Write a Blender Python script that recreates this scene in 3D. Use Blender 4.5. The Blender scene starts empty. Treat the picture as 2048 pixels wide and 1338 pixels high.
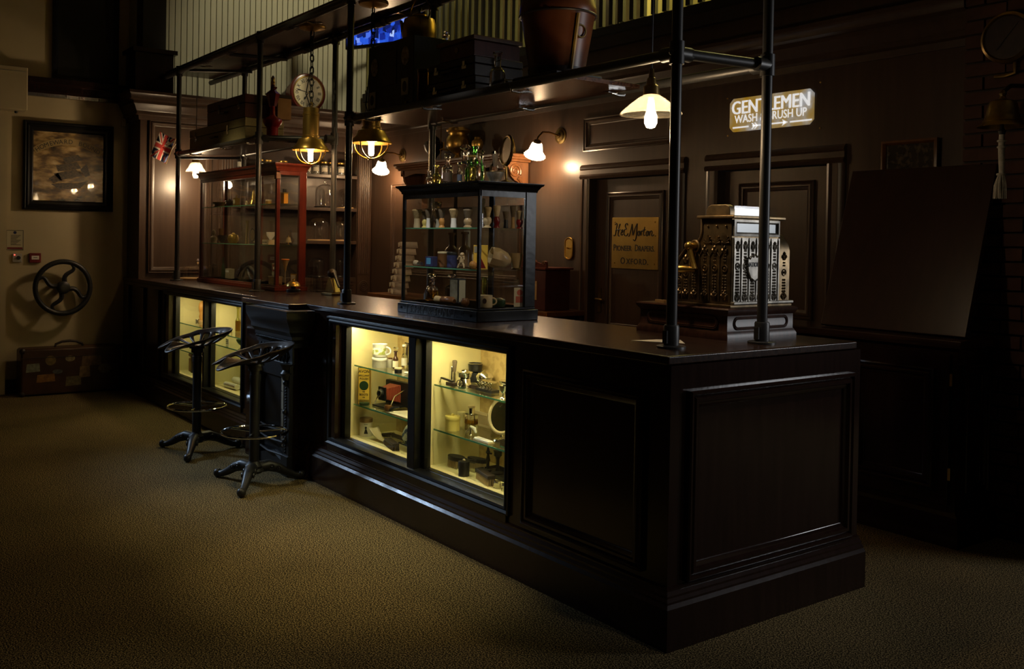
import bpy, bmesh, math, random
from mathutils import Matrix, Vector
random.seed(7)
PI = math.pi
S = bpy.context.scene
COL = S.collection

# ------------------------------------------------------------------ camera
def cam_basis(yaw, pitch, roll):
    c, s = math.cos(yaw), math.sin(yaw)
    fwd = Vector((-s, c, 0)); r = Vector((c, s, 0)); up = Vector((0, 0, 1))
    f2 = fwd*math.cos(pitch) + up*math.sin(pitch)
    u2 = up*math.cos(pitch) - fwd*math.sin(pitch)
    r3 = r*math.cos(roll) + u2*math.sin(roll)
    u3 = u2*math.cos(roll) - r*math.sin(roll)
    return r3, u3, f2
cam = bpy.data.cameras.new('camera'); camo = bpy.data.objects.new('camera', cam); COL.objects.link(camo)
r3, u3, f2 = cam_basis(.9609, -.0130, .0169)
m = Matrix((( r3.x, u3.x, -f2.x, 2.4046), (r3.y, u3.y, -f2.y, -2.6313), (r3.z, u3.z, -f2.z, 1.4809), (0, 0, 0, 1)))
camo.matrix_world = m
cam.sensor_fit = 'HORIZONTAL'; cam.sensor_width = 36
cam.lens = 36*1899.15/2048
cam.shift_x = .05; cam.shift_y = -.0794
cam.clip_start = .05
S.camera = camo

# ------------------------------------------------------------------ world, exposure
S.view_settings.view_transform = 'Standard'
S.view_settings.look = 'None'
S.view_settings.gamma = 1
S.view_settings.use_curve_mapping = False
S.view_settings.exposure = 0.0
W = bpy.data.worlds.new('world'); S.world = W; W.use_nodes = True
W.node_tree.nodes['Background'].inputs[0].default_value = (.5, .55, .6, 1)
W.node_tree.nodes['Background'].inputs[1].default_value = .0009

WARM = (1, .60, .27); WARM2 = (1, .72, .42); WARM3 = (1, .66, .36); COOL = (.55, .75, 1.0); NEUT = (1, .93, .84)
def lamp(name, kind, loc, power, color, size=.03, aim=None, sizey=None, spot=None, blend=.5):
    l = bpy.data.lights.new(name, kind); o = bpy.data.objects.new(name, l); COL.objects.link(o)
    l.energy = power; l.color = color; o.location = loc
    if kind == 'AREA':
        l.size = size
        if sizey: l.shape = 'RECTANGLE'; l.size_y = sizey
    else: l.shadow_soft_size = size
    if kind == 'SPOT': l.spot_size = spot; l.spot_blend = blend
    if aim is not None:
        o.rotation_euler = (Vector(aim)-Vector(loc)).to_track_quat('-Z', 'Y').to_euler()
    return o
# bulbs of the hanging lamps and wall lamps
lamp('cage_bulb_light', 'POINT', (-3.95, .45, 2.10), 21, WARM, .03)
lamp('cage_bulb_light', 'POINT', (-3.05, .45, 2.08), 24, WARM, .03)
lamp('shade_bulb_light', 'POINT', (-.56, .45, 1.97), 7, WARM2, .035)
lamp('shade_bulb_light', 'POINT', (-6.40, .45, 1.98), 16, WARM2, .035)
lamp('wall_bulb_light', 'POINT', (-6.16, 2.36, 2.12), 14, WARM3, .03)
lamp('wall_bulb_light', 'POINT', (-3.65, 2.36, 2.12), 14, WARM3, .03)
# strip lights inside the display windows
STRIP = (1, .87, .45)
for x, wd, pw in ((-2.27, .72, 3.9), (-1.36, .66, 3.9), (-5.40, .70, 2.6), (-4.54, .62, 2.6)):
    lamp('window_strip_light', 'AREA', (x, .108, .966), pw, STRIP, wd, (x, .30, .2), .03)
# unseen overhead spots; all but the last added for the floor pool and goods
SPOTC = (1, .83, .45)
lamp('unseen_overhead_spot', 'SPOT', (-1.3, -1.3, 4.2), 190, SPOTC, .05, (-1.35, -.55, 0), spot=.46, blend=1)  # this and the next three are added to pool light on the carpet
lamp('unseen_overhead_spot', 'SPOT', (-2.4, -1.3, 4.2), 150, SPOTC, .05, (-2.35, -.6, 0), spot=.46, blend=1)
lamp('unseen_overhead_spot', 'SPOT', (-3.3, -1.5, 4.2), 48, SPOTC, .05, (-3.3, -.75, 0), spot=.50, blend=1)
lamp('unseen_overhead_spot', 'SPOT', (-5.3, -1.6, 4.2), 18, SPOTC, .05, (-5.2, -.7, 0), spot=.45, blend=1)
lamp('unseen_overhead_spot', 'SPOT', (-1.0, -1.5, 4.2), 380, NEUT, .06, (-1.85, .3, 1.55), spot=.28, blend=1)  # added to brighten the black case and its contents
lamp('unseen_overhead_spot', 'SPOT', (-4.4, -1.6, 4.2), 260, SPOTC, .06, (-5.15, .4, 1.42), spot=.38, blend=1)  # added to bring out the goods in the mahogany case
lamp('unseen_overhead_spot', 'SPOT', (-3.0, -1.8, 4.2), 130, NEUT, .04, (-6.7, 1.75, 3.0), spot=.13, blend=.8)  # added narrow beam to lift the clock dial
lamp('unseen_overhead_spot', 'SPOT', (-3.0, -1.8, 4.2), 110, SPOTC, .06, (-3.85, .45, 2.42), spot=.34, blend=1)  # added for highlights on the brass cage lamps
lamp('unseen_overhead_spot', 'SPOT', (1.5, .5, 4.2), 60, NEUT, .08, (.0, .6, .8), spot=.45, blend=1)
# cool daylight from far windows: one at the left of the hall, one beyond the brick pier
lamp('doorway_daylight', 'SPOT', (-6.7, -2.3, 2.7), 380, COOL, .3, (-3.25, -.25, .55), spot=.50, blend=.7)
lamp('window_daylight', 'AREA', (2.9, 4.5, 2.1), 40, (.95, .97, 1), .8, (-.3, .8, 1.2), 1.2)
# gallery lights
lamp('gallery_light', 'AREA', (-1.9, 3.5, 4.5), 75, (1, .90, .34), .6, (-1.9, 4.1, 3.2))
lamp('gallery_light', 'AREA', (-4.6, 3.3, 4.5), 22, (1, .86, .34), .6, (-4.6, 4.1, 3.2))
lamp('upper_wall_light', 'SPOT', (-4.6, 2.2, 4.6), 115, (1, .90, .62), .1, (-6.95, 1.95, 3.5), spot=1.2, blend=.5)

# ------------------------------------------------------------------ materials
def new_mat(name):
    m = bpy.data.materials.new(name); m.use_nodes = True
    nt = m.node_tree; return m, nt, nt.nodes['Principled BSDF']
def add_noise(nt, scale, detail=4, stretch=(1, 1, 1), coord='Object'):
    tc = nt.nodes.new('ShaderNodeTexCoord'); mp = nt.nodes.new('ShaderNodeMapping')
    mp.inputs['Scale'].default_value = stretch
    nz = nt.nodes.new('ShaderNodeTexNoise'); nz.inputs['Scale'].default_value = scale; nz.inputs['Detail'].default_value = detail
    nt.links.new(tc.outputs[coord], mp.inputs[0]); nt.links.new(mp.outputs[0], nz.inputs['Vector'])
    return nz
def ramp(nt, src, stops):
    r = nt.nodes.new('ShaderNodeValToRGB'); nt.links.new(src, r.inputs[0])
    e = r.color_ramp.elements
    while len(e) < len(stops): e.new(.5)
    for el, (p, c) in zip(e, stops): el.position = p; el.color = (*c, 1)
    return r
def bump(nt, b, src, strength, dist=.01):
    bp = nt.nodes.new('ShaderNodeBump'); bp.inputs['Strength'].default_value = strength; bp.inputs['Distance'].default_value = dist
    nt.links.new(src, bp.inputs['Height']); nt.links.new(bp.outputs[0], b.inputs['Normal'])
def mat(name, col, rough=.5, metal=0, col2=None, scale=12, stretch=(1, 1, 1), bmp=0, bscale=None, coat=0, spec=.5, lo=.35, hi=.65, detail=4):
    m, nt, b = new_mat(name)
    b.inputs['Base Color'].default_value = (*col, 1)
    b.inputs['Roughness'].default_value = rough; b.inputs['Metallic'].default_value = metal
    b.inputs['Specular IOR Level'].default_value = spec
    if coat: b.inputs['Coat Weight'].default_value = coat; b.inputs['Coat Roughness'].default_value = .12
    if col2:
        nz = add_noise(nt, scale, detail, stretch); r = ramp(nt, nz.outputs['Fac'], [(lo, col), (hi, col2)])
        nt.links.new(r.outputs[0], b.inputs['Base Color'])
        if bmp: bump(nt, b, nz.outputs['Fac'], bmp)
    elif bmp:
        nz = add_noise(nt, bscale or scale, detail, stretch); bump(nt, b, nz.outputs['Fac'], bmp)
    return m
def emis(name, col, strength):
    m, nt, b = new_mat(name)
    b.inputs['Base Color'].default_value = (*col, 1)
    b.inputs['Emission Color'].default_value = (*col, 1); b.inputs['Emission Strength'].default_value = strength
    return m
def glass(name, tint=(1, 1, 1), base=.05, edge=.75, power=3.0, rough=.02, glossy=(1, 1, 1)):
    m = bpy.data.materials.new(name); m.use_nodes = True; nt = m.node_tree
    nt.nodes.clear()
    out = nt.nodes.new('ShaderNodeOutputMaterial'); mix = nt.nodes.new('ShaderNodeMixShader')
    tr = nt.nodes.new('ShaderNodeBsdfTransparent'); tr.inputs[0].default_value = (*tint, 1)
    gl = nt.nodes.new('ShaderNodeBsdfGlossy'); gl.inputs['Roughness'].default_value = rough; gl.inputs[0].default_value = (*glossy, 1)
    lw = nt.nodes.new('ShaderNodeLayerWeight'); lw.inputs[0].default_value = .5
    pw = nt.nodes.new('ShaderNodeMath'); pw.operation = 'POWER'; pw.inputs[1].default_value = power
    ma = nt.nodes.new('ShaderNodeMath'); ma.operation = 'MULTIPLY_ADD'; ma.inputs[1].default_value = edge; ma.inputs[2].default_value = base
    L = nt.links.new
    L(lw.outputs['Facing'], pw.inputs[0]); L(pw.outputs[0], ma.inputs[0]); L(ma.outputs[0], mix.inputs[0])
    L(tr.outputs[0], mix.inputs[1]); L(gl.outputs[0], mix.inputs[2]); L(mix.outputs[0], out.inputs[0])
    return m

WOOD = mat('ebonised_panel_wood', (.017, .0075, .0052), .17, 0, (.024, .011, .008), 5, (6, 6, .6), .04)
WALLW = mat('brown_panel_wood', (.046, .0255, .016), .36, 0, (.058, .033, .021), 4, (6, 6, .5), .03)
TOPW = mat('worktop_wood', (.022, .010, .007), .26, 0, (.050, .024, .016), 6, (.5, 9, 9), .03)
MAHO = mat('mahogany', (.085, .013, .008), .28, 0, (.13, .022, .012), 7, (5, 5, .5), .03)
OAK = mat('carved_walnut', (.105, .042, .015), .33, 0, (.16, .066, .024), 8, (3, 3, 1), .05)
LACQ = mat('black_lacquer', (.004, .0042, .005), .24, 0, (.008, .008, .008), 30, (1, 1, 1), .06, spec=.35)
PIPE = mat('gunmetal_pipe', (.085, .083, .082), .42, .6, bmp=.02, bscale=60)
IRON = mat('cast_iron', (.038, .038, .040), .40, .5, bmp=.06, bscale=45)
IRONB = mat('aged_bronze_iron', (.05, .032, .02), .38, .7, (.03, .03, .032), 9, bmp=.08)
BRASS = mat('brass', (.66, .44, .12), .30, .9, (.50, .32, .08), 8)
OBRASS = mat('tarnished_brass', (.34, .23, .08), .34, 1, (.2, .13, .05), 14, bmp=.03)
BRONZE = mat('register_bronze', (.30, .21, .11), .4, .85, (.15, .11, .065), 22, bmp=.05)
PEWT = mat('register_pewter', (.50, .46, .40), .42, .75, (.26, .24, .21), 22, bmp=.05)
SILV = mat('silver', (.82, .80, .76), .14, 1)
CHROME = mat('chrome', (.8, .8, .8), .08, 1)
MIRR = mat('mirror_glass', (.7, .72, .7), .02, 1)
CREAM = mat('cream_wall_paint', (.52, .43, .26), .8, 0, (.48, .39, .235), 3)
SLAT = mat('cream_cladding', (.42, .40, .27), .65, 0, (.36, .34, .23), 5, (3, 3, .3))
NICHE = mat('yellow_cream_lining', (.76, .68, .36), .75)
DAMASK = mat('gold_damask_paper', (.42, .30, .11), .6, 0, (.52, .38, .15), 26, (1, 1, 1), .05, lo=.45, hi=.55)
BLACK = mat('black_paint', (.008, .008, .009), .4)
VELVET = mat('dark_lining', (.02, .012, .01), .8)
BRICK = mat('dark_brick', (.045, .018, .012), .85, 0, (.075, .03, .02), 9, bmp=.3)
MORT = mat('mortar', (.03, .026, .022), .95)
LEATH = mat('brown_leather', (.12, .035, .012), .36, 0, (.19, .062, .02), 7, bmp=.06)
LEATD = mat('dark_leather', (.022, .014, .012), .45, 0, (.04, .024, .018), 14, bmp=.1)
TAN = mat('tan_leather', (.30, .15, .05), .5, 0, (.38, .20, .075), 10, bmp=.08)
OXB = mat('oxblood_leather', (.06, .010, .008), .4, 0, (.08, .016, .012), 12, bmp=.08)
STRAW = mat('straw_canvas', (.26, .21, .10), .75, 0, (.32, .26, .12), 40, (1, 1, 6), .15)
RED = mat('red_enamel', (.30, .015, .015), .25)
DRED = mat('dark_red', (.16, .012, .014), .3)
CREAMP = mat('ivory', (.62, .50, .30), .35)
BONE = mat('bone_horn', (.50, .38, .22), .3, 0, (.36, .25, .13), 9)
WHITE = mat('white_china', (.82, .80, .74), .2)
PAPER = mat('paper', (.72, .66, .52), .8)
CARD = mat('collar_card', (.56, .48, .40), .8)
BLUEW = mat('blue_and_white_china', (.68, .68, .60), .2, 0, (.06, .10, .20), 28, lo=.48, hi=.54)
YELP = mat('yellow_celluloid', (.68, .56, .16), .3)
YBOX = mat('yellow_print_card', (.78, .50, .06), .6)
GREY = mat('grey_tin', (.34, .32, .26), .45, .3, (.42, .40, .32), 40)
STONE = mat('stone', (.32, .26, .17), .8, 0, (.24, .19, .12), 14)
TERRA = mat('amber_carving', (.45, .20, .04), .5, 0, (.55, .28, .07), 14)
PINEW = mat('pale_wood', (.42, .26, .11), .5, 0, (.50, .32, .15), 9, (1, 1, 6))
ORNG = mat('orange_thread', (.75, .22, .03), .6)
BRIS_L = mat('pale_bristle', (.62, .46, .22), .8, 0, (.34, .23, .10), 60, (6, 6, .3), .3)
BRIS_D = mat('badger_bristle', (.10, .075, .05), .8, 0, (.20, .15, .09), 60, (6, 6, .3), .3)
BRIS_W = mat('cream_bristle', (.62, .50, .32), .8, 0, (.50, .38, .22), 60, (6, 6, .3), .3)
BLUE = mat('blue_card', (.02, .10, .24), .5)
PINK = mat('pink_print', (.62, .16, .12), .7)
INK = mat('black_ink', (.012, .012, .014), .5)
NAVY = mat('flag_blue', (.012, .018, .09), .7)
FRED = mat('flag_red', (.50, .03, .02), .7)
FWHT = mat('flag_white', (.70, .62, .52), .7)
ROPE = mat('white_rope', (.60, .58, .52), .85, 0, (.40, .38, .34), 50, bmp=.3)
DIAL = mat('clock_dial', (.68, .60, .38), .5, 0, (.60, .51, .30), 4)
GLZ = glass('window_glass', (.985, .99, .985), .025, .35, 4)
GLC = glass('case_glass', (.975, .98, .975), .035, .45, 3.2)
def refr(name, tint, rough=.0):
    m, nt, b = new_mat(name)
    b.inputs['Base Color'].default_value = (*tint, 1); b.inputs['Transmission Weight'].default_value = 1
    b.inputs['Roughness'].default_value = rough; b.inputs['IOR'].default_value = 1.42
    return m
GLB = refr('bottle_glass', (.95, .95, .91))
GLJ = glass('jar_glass', (.93, .93, .92), .08, .7, 2.4)
GLG = refr('green_glass', (.12, .62, .10))
GLY = refr('olive_glass', (.70, .72, .22))
GLA = refr('amber_glass', (.55, .28, .07))
GLS = glass('shelf_glass', (.95, .985, .965), .06, .6, 3)
GLED = mat('glass_edge_green', (.10, .34, .20), .15, 0, spec=.8)
LIQ = glass('yellow_oil', (.75, .55, .08), .04, .5, 3)
GREENTIN = mat('dark_green_tin', (.02, .05, .02), .35)
BULB = emis('lit_bulb', (1, .74, .42), 38)
FROST = emis('lit_frosted_shade', (1, .84, .60), 5)
def prism_glass():
    m = bpy.data.materials.new('ribbed_prism_glass'); m.use_nodes = True; nt = m.node_tree; nt.nodes.clear()
    N = nt.nodes.new; L = nt.links.new
    out = N('ShaderNodeOutputMaterial'); a = N('ShaderNodeMixShader'); b = N('ShaderNodeMixShader')
    tl = N('ShaderNodeBsdfTranslucent'); tl.inputs[0].default_value = (.95, .88, .74, 1)
    gl = N('ShaderNodeBsdfGlossy'); gl.inputs[0].default_value = (1, .95, .85, 1); gl.inputs['Roughness'].default_value = .15
    tr = N('ShaderNodeBsdfTransparent'); a.inputs[0].default_value = .45; b.inputs[0].default_value = .22
    L(tl.outputs[0], a.inputs[1]); L(gl.outputs[0], a.inputs[2]); L(tr.outputs[0], b.inputs[1]); L(a.outputs[0], b.inputs[2]); L(b.outputs[0], out.inputs[0])
    return m
PRISM = prism_glass()

def carpet():
    m, nt, b = new_mat('loop_carpet')
    n1 = add_noise(nt, 175, 8); r = ramp(nt, n1.outputs['Fac'], [(.41, (.007, .0045, .0018)), (.50, (.078, .056, .023)), (.59, (.40, .30, .14))])
    n2 = add_noise(nt, 1.6, 3); r2 = ramp(nt, n2.outputs['Fac'], [(.35, (.82, .82, .82)), (.65, (1, 1, 1))])
    mx = nt.nodes.new('ShaderNodeMixRGB'); mx.blend_type = 'MULTIPLY'; mx.inputs[0].default_value = 1
    nt.links.new(r.outputs[0], mx.inputs[1]); nt.links.new(r2.outputs[0], mx.inputs[2])
    nt.links.new(mx.outputs[0], b.inputs['Base Color']); b.inputs['Roughness'].default_value = .95
    b.inputs['Specular IOR Level'].default_value = .1
    bump(nt, b, n1.outputs['Fac'], .08, .004)
    return m
CARPET = carpet()
def painting():
    m, nt, b = new_mat('seascape_painting')
    nz = add_noise(nt, 2.6, 6, (1, 2.2, 5.5))
    r = ramp(nt, nz.outputs['Fac'], [(.34, (.03, .02, .013)), (.46, (.18, .11, .045)), (.56, (.50, .32, .12)), (.68, (.72, .54, .28))])
    nt.links.new(r.outputs[0], b.inputs['Base Color']); b.inputs['Roughness'].default_value = .25
    b.inputs['Coat Weight'].default_value = .6; b.inputs['Coat Roughness'].default_value = .03
    return m
PAINT = painting()
def screen():
    m, nt, b = new_mat('lit_blue_screen')
    vo = nt.nodes.new('ShaderNodeTexVoronoi'); vo.inputs['Scale'].default_value = 18; vo.distance = 'CHEBYCHEV'
    tc = nt.nodes.new('ShaderNodeTexCoord'); nt.links.new(tc.outputs['Object'], vo.inputs['Vector'])
    r = ramp(nt, vo.outputs['Color'], [(.25, (.0, .004, .04)), (.5, (.004, .02, .28)), (.78, (.02, .10, .7)), (1.0, (.5, .65, 1))])
    nt.links.new(r.outputs[0], b.inputs['Emission Color']); b.inputs['Emission Strength'].default_value = 1.1
    b.inputs['Base Color'].default_value = (.01, .01, .02, 1)
    return m
SCREEN = screen()
def signmat():
    m, nt, b = new_mat('backlit_amber_glass')
    nz = add_noise(nt, 6, 3); r = ramp(nt, nz.outputs['Fac'], [(.36, (.34, .19, .012)), (.52, (.34, .24, .10)), (.66, (.42, .42, .42))])
    nt.links.new(r.outputs[0], b.inputs['Emission Color']); b.inputs['Emission Strength'].default_value = .6
    nt.links.new(r.outputs[0], b.inputs['Base Color']); b.inputs['Roughness'].default_value = .7
    return m
SIGN = signmat()
SIGNW = emis('backlit_white_letters', (.72, .72, .72), .9); SIGNW.cycles.emission_sampling = 'NONE'
REGWIN = mat('register_window_glass', (.30, .32, .33), .25, .2)
GWALL = mat('gallery_wall', (.55, .46, .17), .8)
# ------------------------------------------------------------------ mesh helpers
class MB:
    def __init__(s): s.v = []; s.f = []; s.M = Matrix.Identity(4)
    def add(s, vs, fs):
        n = len(s.v)
        s.v += [s.M @ Vector(p) for p in vs]; s.f += [tuple(i+n for i in f) for f in fs]
        return s
    def at(s, loc=(0, 0, 0), rot=(0, 0, 0)):
        from mathutils import Euler
        s.M = Matrix.Translation(loc) @ Euler(rot).to_matrix().to_4x4(); return s
    def box(s, a, b):
        x0, x1 = sorted((a[0], b[0])); y0, y1 = sorted((a[1], b[1])); z0, z1 = sorted((a[2], b[2]))
        return s.add([(x0,y0,z0),(x1,y0,z0),(x1,y1,z0),(x0,y1,z0),(x0,y0,z1),(x1,y0,z1),(x1,y1,z1),(x0,y1,z1)],
                     [(0,3,2,1),(4,5,6,7),(0,1,5,4),(1,2,6,5),(2,3,7,6),(3,0,4,7)])
    def cbox(s, c, d):   # centre-bottom box
        return s.box((c[0]-d[0]/2, c[1]-d[1]/2, c[2]), (c[0]+d[0]/2, c[1]+d[1]/2, c[2]+d[2]))
    def lathe(s, pts, c=(0, 0, 0), n=24, caps=True, sx=1, sy=1):
        vs = []; fs = []; k = len(pts)
        for i in range(n):
            a = 2*PI*i/n
            for r, z in pts: vs.append((c[0]+sx*r*math.cos(a), c[1]+sy*r*math.sin(a), c[2]+z))
        for i in range(n):
            j = (i+1) % n
            for q in range(k-1): fs.append((i*k+q, j*k+q, j*k+q+1, i*k+q+1))
        if caps:
            if pts[0][0] > 1e-6: fs.append(tuple(i*k for i in range(n))[::-1])
            if pts[-1][0] > 1e-6: fs.append(tuple(i*k+k-1 for i in range(n)))
        return s.add(vs, fs)
    def tube(s, path, r, n=8, closed=False, cap=True):
        P = [Vector(p) for p in path]; k = len(P)
        rs = r if isinstance(r, (list, tuple)) else [r]*k
        vs = []; fs = []; prev = None
        for i in range(k):
            if closed: t = P[(i+1) % k]-P[i-1]
            else: t = P[min(i+1, k-1)]-P[max(i-1, 0)]
            t.normalize()
            if prev is None:
                a = Vector((0, 0, 1)) if abs(t.z) < .9 else Vector((1, 0, 0))
                u = t.cross(a).normalized()
            else:
                u = (prev - t*prev.dot(t))
                u = u.normalized() if u.length > 1e-6 else t.orthogonal().normalized()
            prev = u; w = t.cross(u)
            for j in range(n):
                a = 2*PI*j/n
                vs.append(tuple(P[i]+(u*math.cos(a)+w*math.sin(a))*rs[i]))
        m = k if closed else k-1
        for i in range(m):
            i2 = (i+1) % k
            for j in range(n):
                j2 = (j+1) % n
                fs.append((i*n+j, i*n+j2, i2*n+j2, i2*n+j))
        if not closed and cap:
            fs.append(tuple(range(n))[::-1]); fs.append(tuple((k-1)*n+j for j in range(n)))
        return s.add(vs, fs)
    def prism(s, poly, o, ux, uy, d):   # polygon in plane (o; ux, uy), extruded by vector d
        o, ux, uy, d = map(Vector, (o, ux, uy, d)); n = len(poly)
        a = [o+ux*p[0]+uy*p[1] for p in poly]
        vs = [tuple(p) for p in a]+[tuple(p+d) for p in a]
        fs = [tuple(range(n)), tuple(range(2*n-1, n-1, -1))]+[(i, i+n, (i+1) % n+n, (i+1) % n) for i in range(n)]
        return s.add(vs, fs)
    def ball(s, c, r, n=14, sz=1):
        pts = [(r*math.sin(PI*i/10), -r*sz*math.cos(PI*i/10)) for i in range(11)]
        pts[0] = (0, -r*sz); pts[-1] = (0, r*sz)
        return s.lathe(pts, c, n, False)
    def frame(s, o, ux, uy, w, h, prof):   # moulding frame: prof = [(inset, proud)] loops around rectangle
        o, ux, uy = map(Vector, (o, ux, uy)); nrm = ux.cross(uy)
        vs = []; fs = []; k = len(prof)
        for (ins, pr) in prof:
            for (a, b) in ((ins, ins), (w-ins, ins), (w-ins, h-ins), (ins, h-ins)):
                vs.append(tuple(o+ux*a+uy*b+nrm*pr))
        for q in range(k-1):
            for i in range(4):
                j = (i+1) % 4
                fs.append((q*4+i, q*4+j, q*4+4+j, q*4+4+i))
        return s.add(vs, fs)

_base = {}
def mesh_of(mb, name, mat_, ang=38):
    txt = getattr(mb, 'txt', False)
    me = bpy.data.meshes.new(name); me.from_pydata([tuple(v) for v in mb.v], [], mb.f)
    bm = bmesh.new(); bm.from_mesh(me); 
    if not txt:
        bmesh.ops.remove_doubles(bm, verts=bm.verts, dist=1e-6); bmesh.ops.dissolve_degenerate(bm, edges=bm.edges, dist=1e-7)
        bmesh.ops.recalc_face_normals(bm, faces=bm.faces)
    bm.to_mesh(me); bm.free()
    for p in me.polygons: p.use_smooth = not txt
    if not txt: me.set_sharp_from_angle(angle=math.radians(ang))
    if mat_: me.materials.append(mat_)
    return me
def bevel(o, w, seg=1):
    b = o.modifiers.new('bevel', 'BEVEL'); b.width = w; b.segments = seg; b.limit_method = 'ANGLE'; b.angle_limit = math.radians(40)
    b.harden_normals = True
    return o
def root_off(parent):
    v = Vector((0, 0, 0))
    while parent is not None: v += parent.location; parent = parent.parent
    return v
def ob(name, mb, mat_, parent=None, world=False, bev=0, ang=38):
    """one mesh object; with world=True its coordinates are given in the room and made local to the parent"""
    if parent is not None and world:
        off = root_off(parent); mb.v = [v-off for v in mb.v]
    o = bpy.data.objects.new(name, mesh_of(mb, name, mat_, ang)); COL.objects.link(o)
    if parent is not None: o.parent = parent
    if bev: bevel(o, bev)
    return o
def T(name, label, cat, loc=(0, 0, 0), rotz=0, group=None):
    o = bpy.data.objects.new(name, None); COL.objects.link(o); o.empty_display_size = .05
    o.location = loc; o.rotation_euler = (0, 0, rotz); o['label'] = label; o['category'] = cat
    if group: o['group'] = group
    return o
def tag(o, label, cat, group=None):
    o['label'] = label; o['category'] = cat
    if group: o['group'] = group
    return o
def base(o, loc):
    """give a one-mesh thing its origin at its base"""
    v = Vector(loc); o.data.transform(Matrix.Translation(-v)); o.location = v; return o
def struct(name, mb, mat_, parent=None, bev=0):
    o = ob(name, mb, mat_, parent, False, bev)
    if parent is None: o['kind'] = 'structure'
    return o
def dup(root, loc, rotz=None, label=None):
    r = root.copy(); COL.objects.link(r); r.location = loc
    if rotz is not None: r.rotation_euler = (0, 0, rotz)
    if label: r['label'] = label
    for ch in list(root.children):
        c = ch.copy(); COL.objects.link(c); c.parent = r
        for g in list(ch.children):
            d = g.copy(); COL.objects.link(d); d.parent = c
    return r
def lab(o, t): o['label'] = t; return o
def text_mb(txt, size, o, ux, uy, ext=.002, shear=0, off=0, sx=1, align='CENTER', space=1, mb=None):
    cu = bpy.data.curves.new('letters', 'FONT'); cu.body = txt; cu.size = size; cu.extrude = ext
    cu.align_x = align; cu.shear = shear; cu.offset = off; cu.resolution_u = 3; cu.space_character = space
    to = bpy.data.objects.new('letters', cu); me = bpy.data.meshes.new_from_object(to)
    o, ux, uy = map(Vector, (o, ux, uy)); n = ux.cross(uy)
    mb = mb or MB(); mb.txt = True
    mb.add([tuple(o+ux*(v.co.x*sx)+uy*v.co.y+n*v.co.z) for v in me.vertices], [tuple(p.vertices) for p in me.polygons])
    bpy.data.objects.remove(to); bpy.data.curves.remove(cu); bpy.data.meshes.remove(me)
    return mb
XD = (1, 0, 0); YD = (0, 1, 0); ZD = (0, 0, 1)
def arc(c, r, a0, a1, n, ux=XD, uy=ZD):
    c, ux, uy = map(Vector, (c, ux, uy))
    return [tuple(c+ux*(r*math.cos(a0+(a1-a0)*i/(n-1)))+uy*(r*math.sin(a0+(a1-a0)*i/(n-1)))) for i in range(n)]
def ring(c, r, n=28, ux=XD, uy=YD):
    c, ux, uy = map(Vector, (c, ux, uy))
    return [tuple(c+ux*(r*math.cos(2*PI*i/n))+uy*(r*math.sin(2*PI*i/n))) for i in range(n)]
MOULD = [(0, 0), (0, .018), (.008, .022), (.016, .012), (.026, .020), (.036, .020), (.040, .010), (.055, .006), (.06, 0)]
# ------------------------------------------------------------------ the room
def sweep(mb, prof, path):
    """profile (out, z) swept along a 2-D path; out is to the right of the direction of travel"""
    P = [Vector(p) for p in path]; k = len(prof); vs = []; fs = []
    for i, p in enumerate(P):
        ds = []
        if i > 0: ds.append((P[i]-P[i-1]).normalized())
        if i < len(P)-1: ds.append((P[i+1]-P[i]).normalized())
        ns = [Vector((d.y, -d.x)) for d in ds]
        mt = ns[0] if len(ns) == 1 else (ns[0]+ns[1])/(1+ns[0].dot(ns[1]))
        for o, z in prof: vs.append((p.x+mt.x*o, p.y+mt.y*o, z))
    for i in range(len(P)-1):
        for q in range(k):
            r = (q+1) % k
            fs.append((i*k+q, (i+1)*k+q, (i+1)*k+r, i*k+r))
    fs.append(tuple(range(k))); fs.append(tuple((len(P)-1)*k+q for q in range(k))[::-1])
    return mb.add(vs, fs)

struct('floor', MB().box((-9, -6, -.05), (5, 5, 0)), CARPET)
struct('ceiling', MB().box((-9, -6, 4.9), (5, 5, 5)), CREAM)
wl = struct('wall_left', MB().box((-7.3, -6, 0), (-7.15, .03, 4.9)), CREAM)
struct('baseboard_left', MB().box((-7.15, -1.06, 0), (-7.13, .0, .13)), BLACK)
struct('trim_1', MB().box((-7.15, -1.5, 0), (-7.10, -1.063, 2.62)), CREAM)
CORN = [(0, 2.58), (.02, 2.58), (.025, 2.62), (.05, 2.63), (.05, 2.66), (.058, 2.67), (.075, 2.71), (.09, 2.725), (.09, 2.75), (.12, 2.765), (.125, 2.80), (.14, 2.815), (.14, 2.84), (0, 2.84)]
b = MB(); sweep(b, [(0, 2.76), (.05, 2.76), (.055, 2.79), (.08, 2.81), (.08, 2.86), (.11, 2.88), (.11, 2.93), (0, 2.93)], [(-7.15, -6), (-7.15, .02)])
struct('trim_2', b, WOOD)
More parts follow.
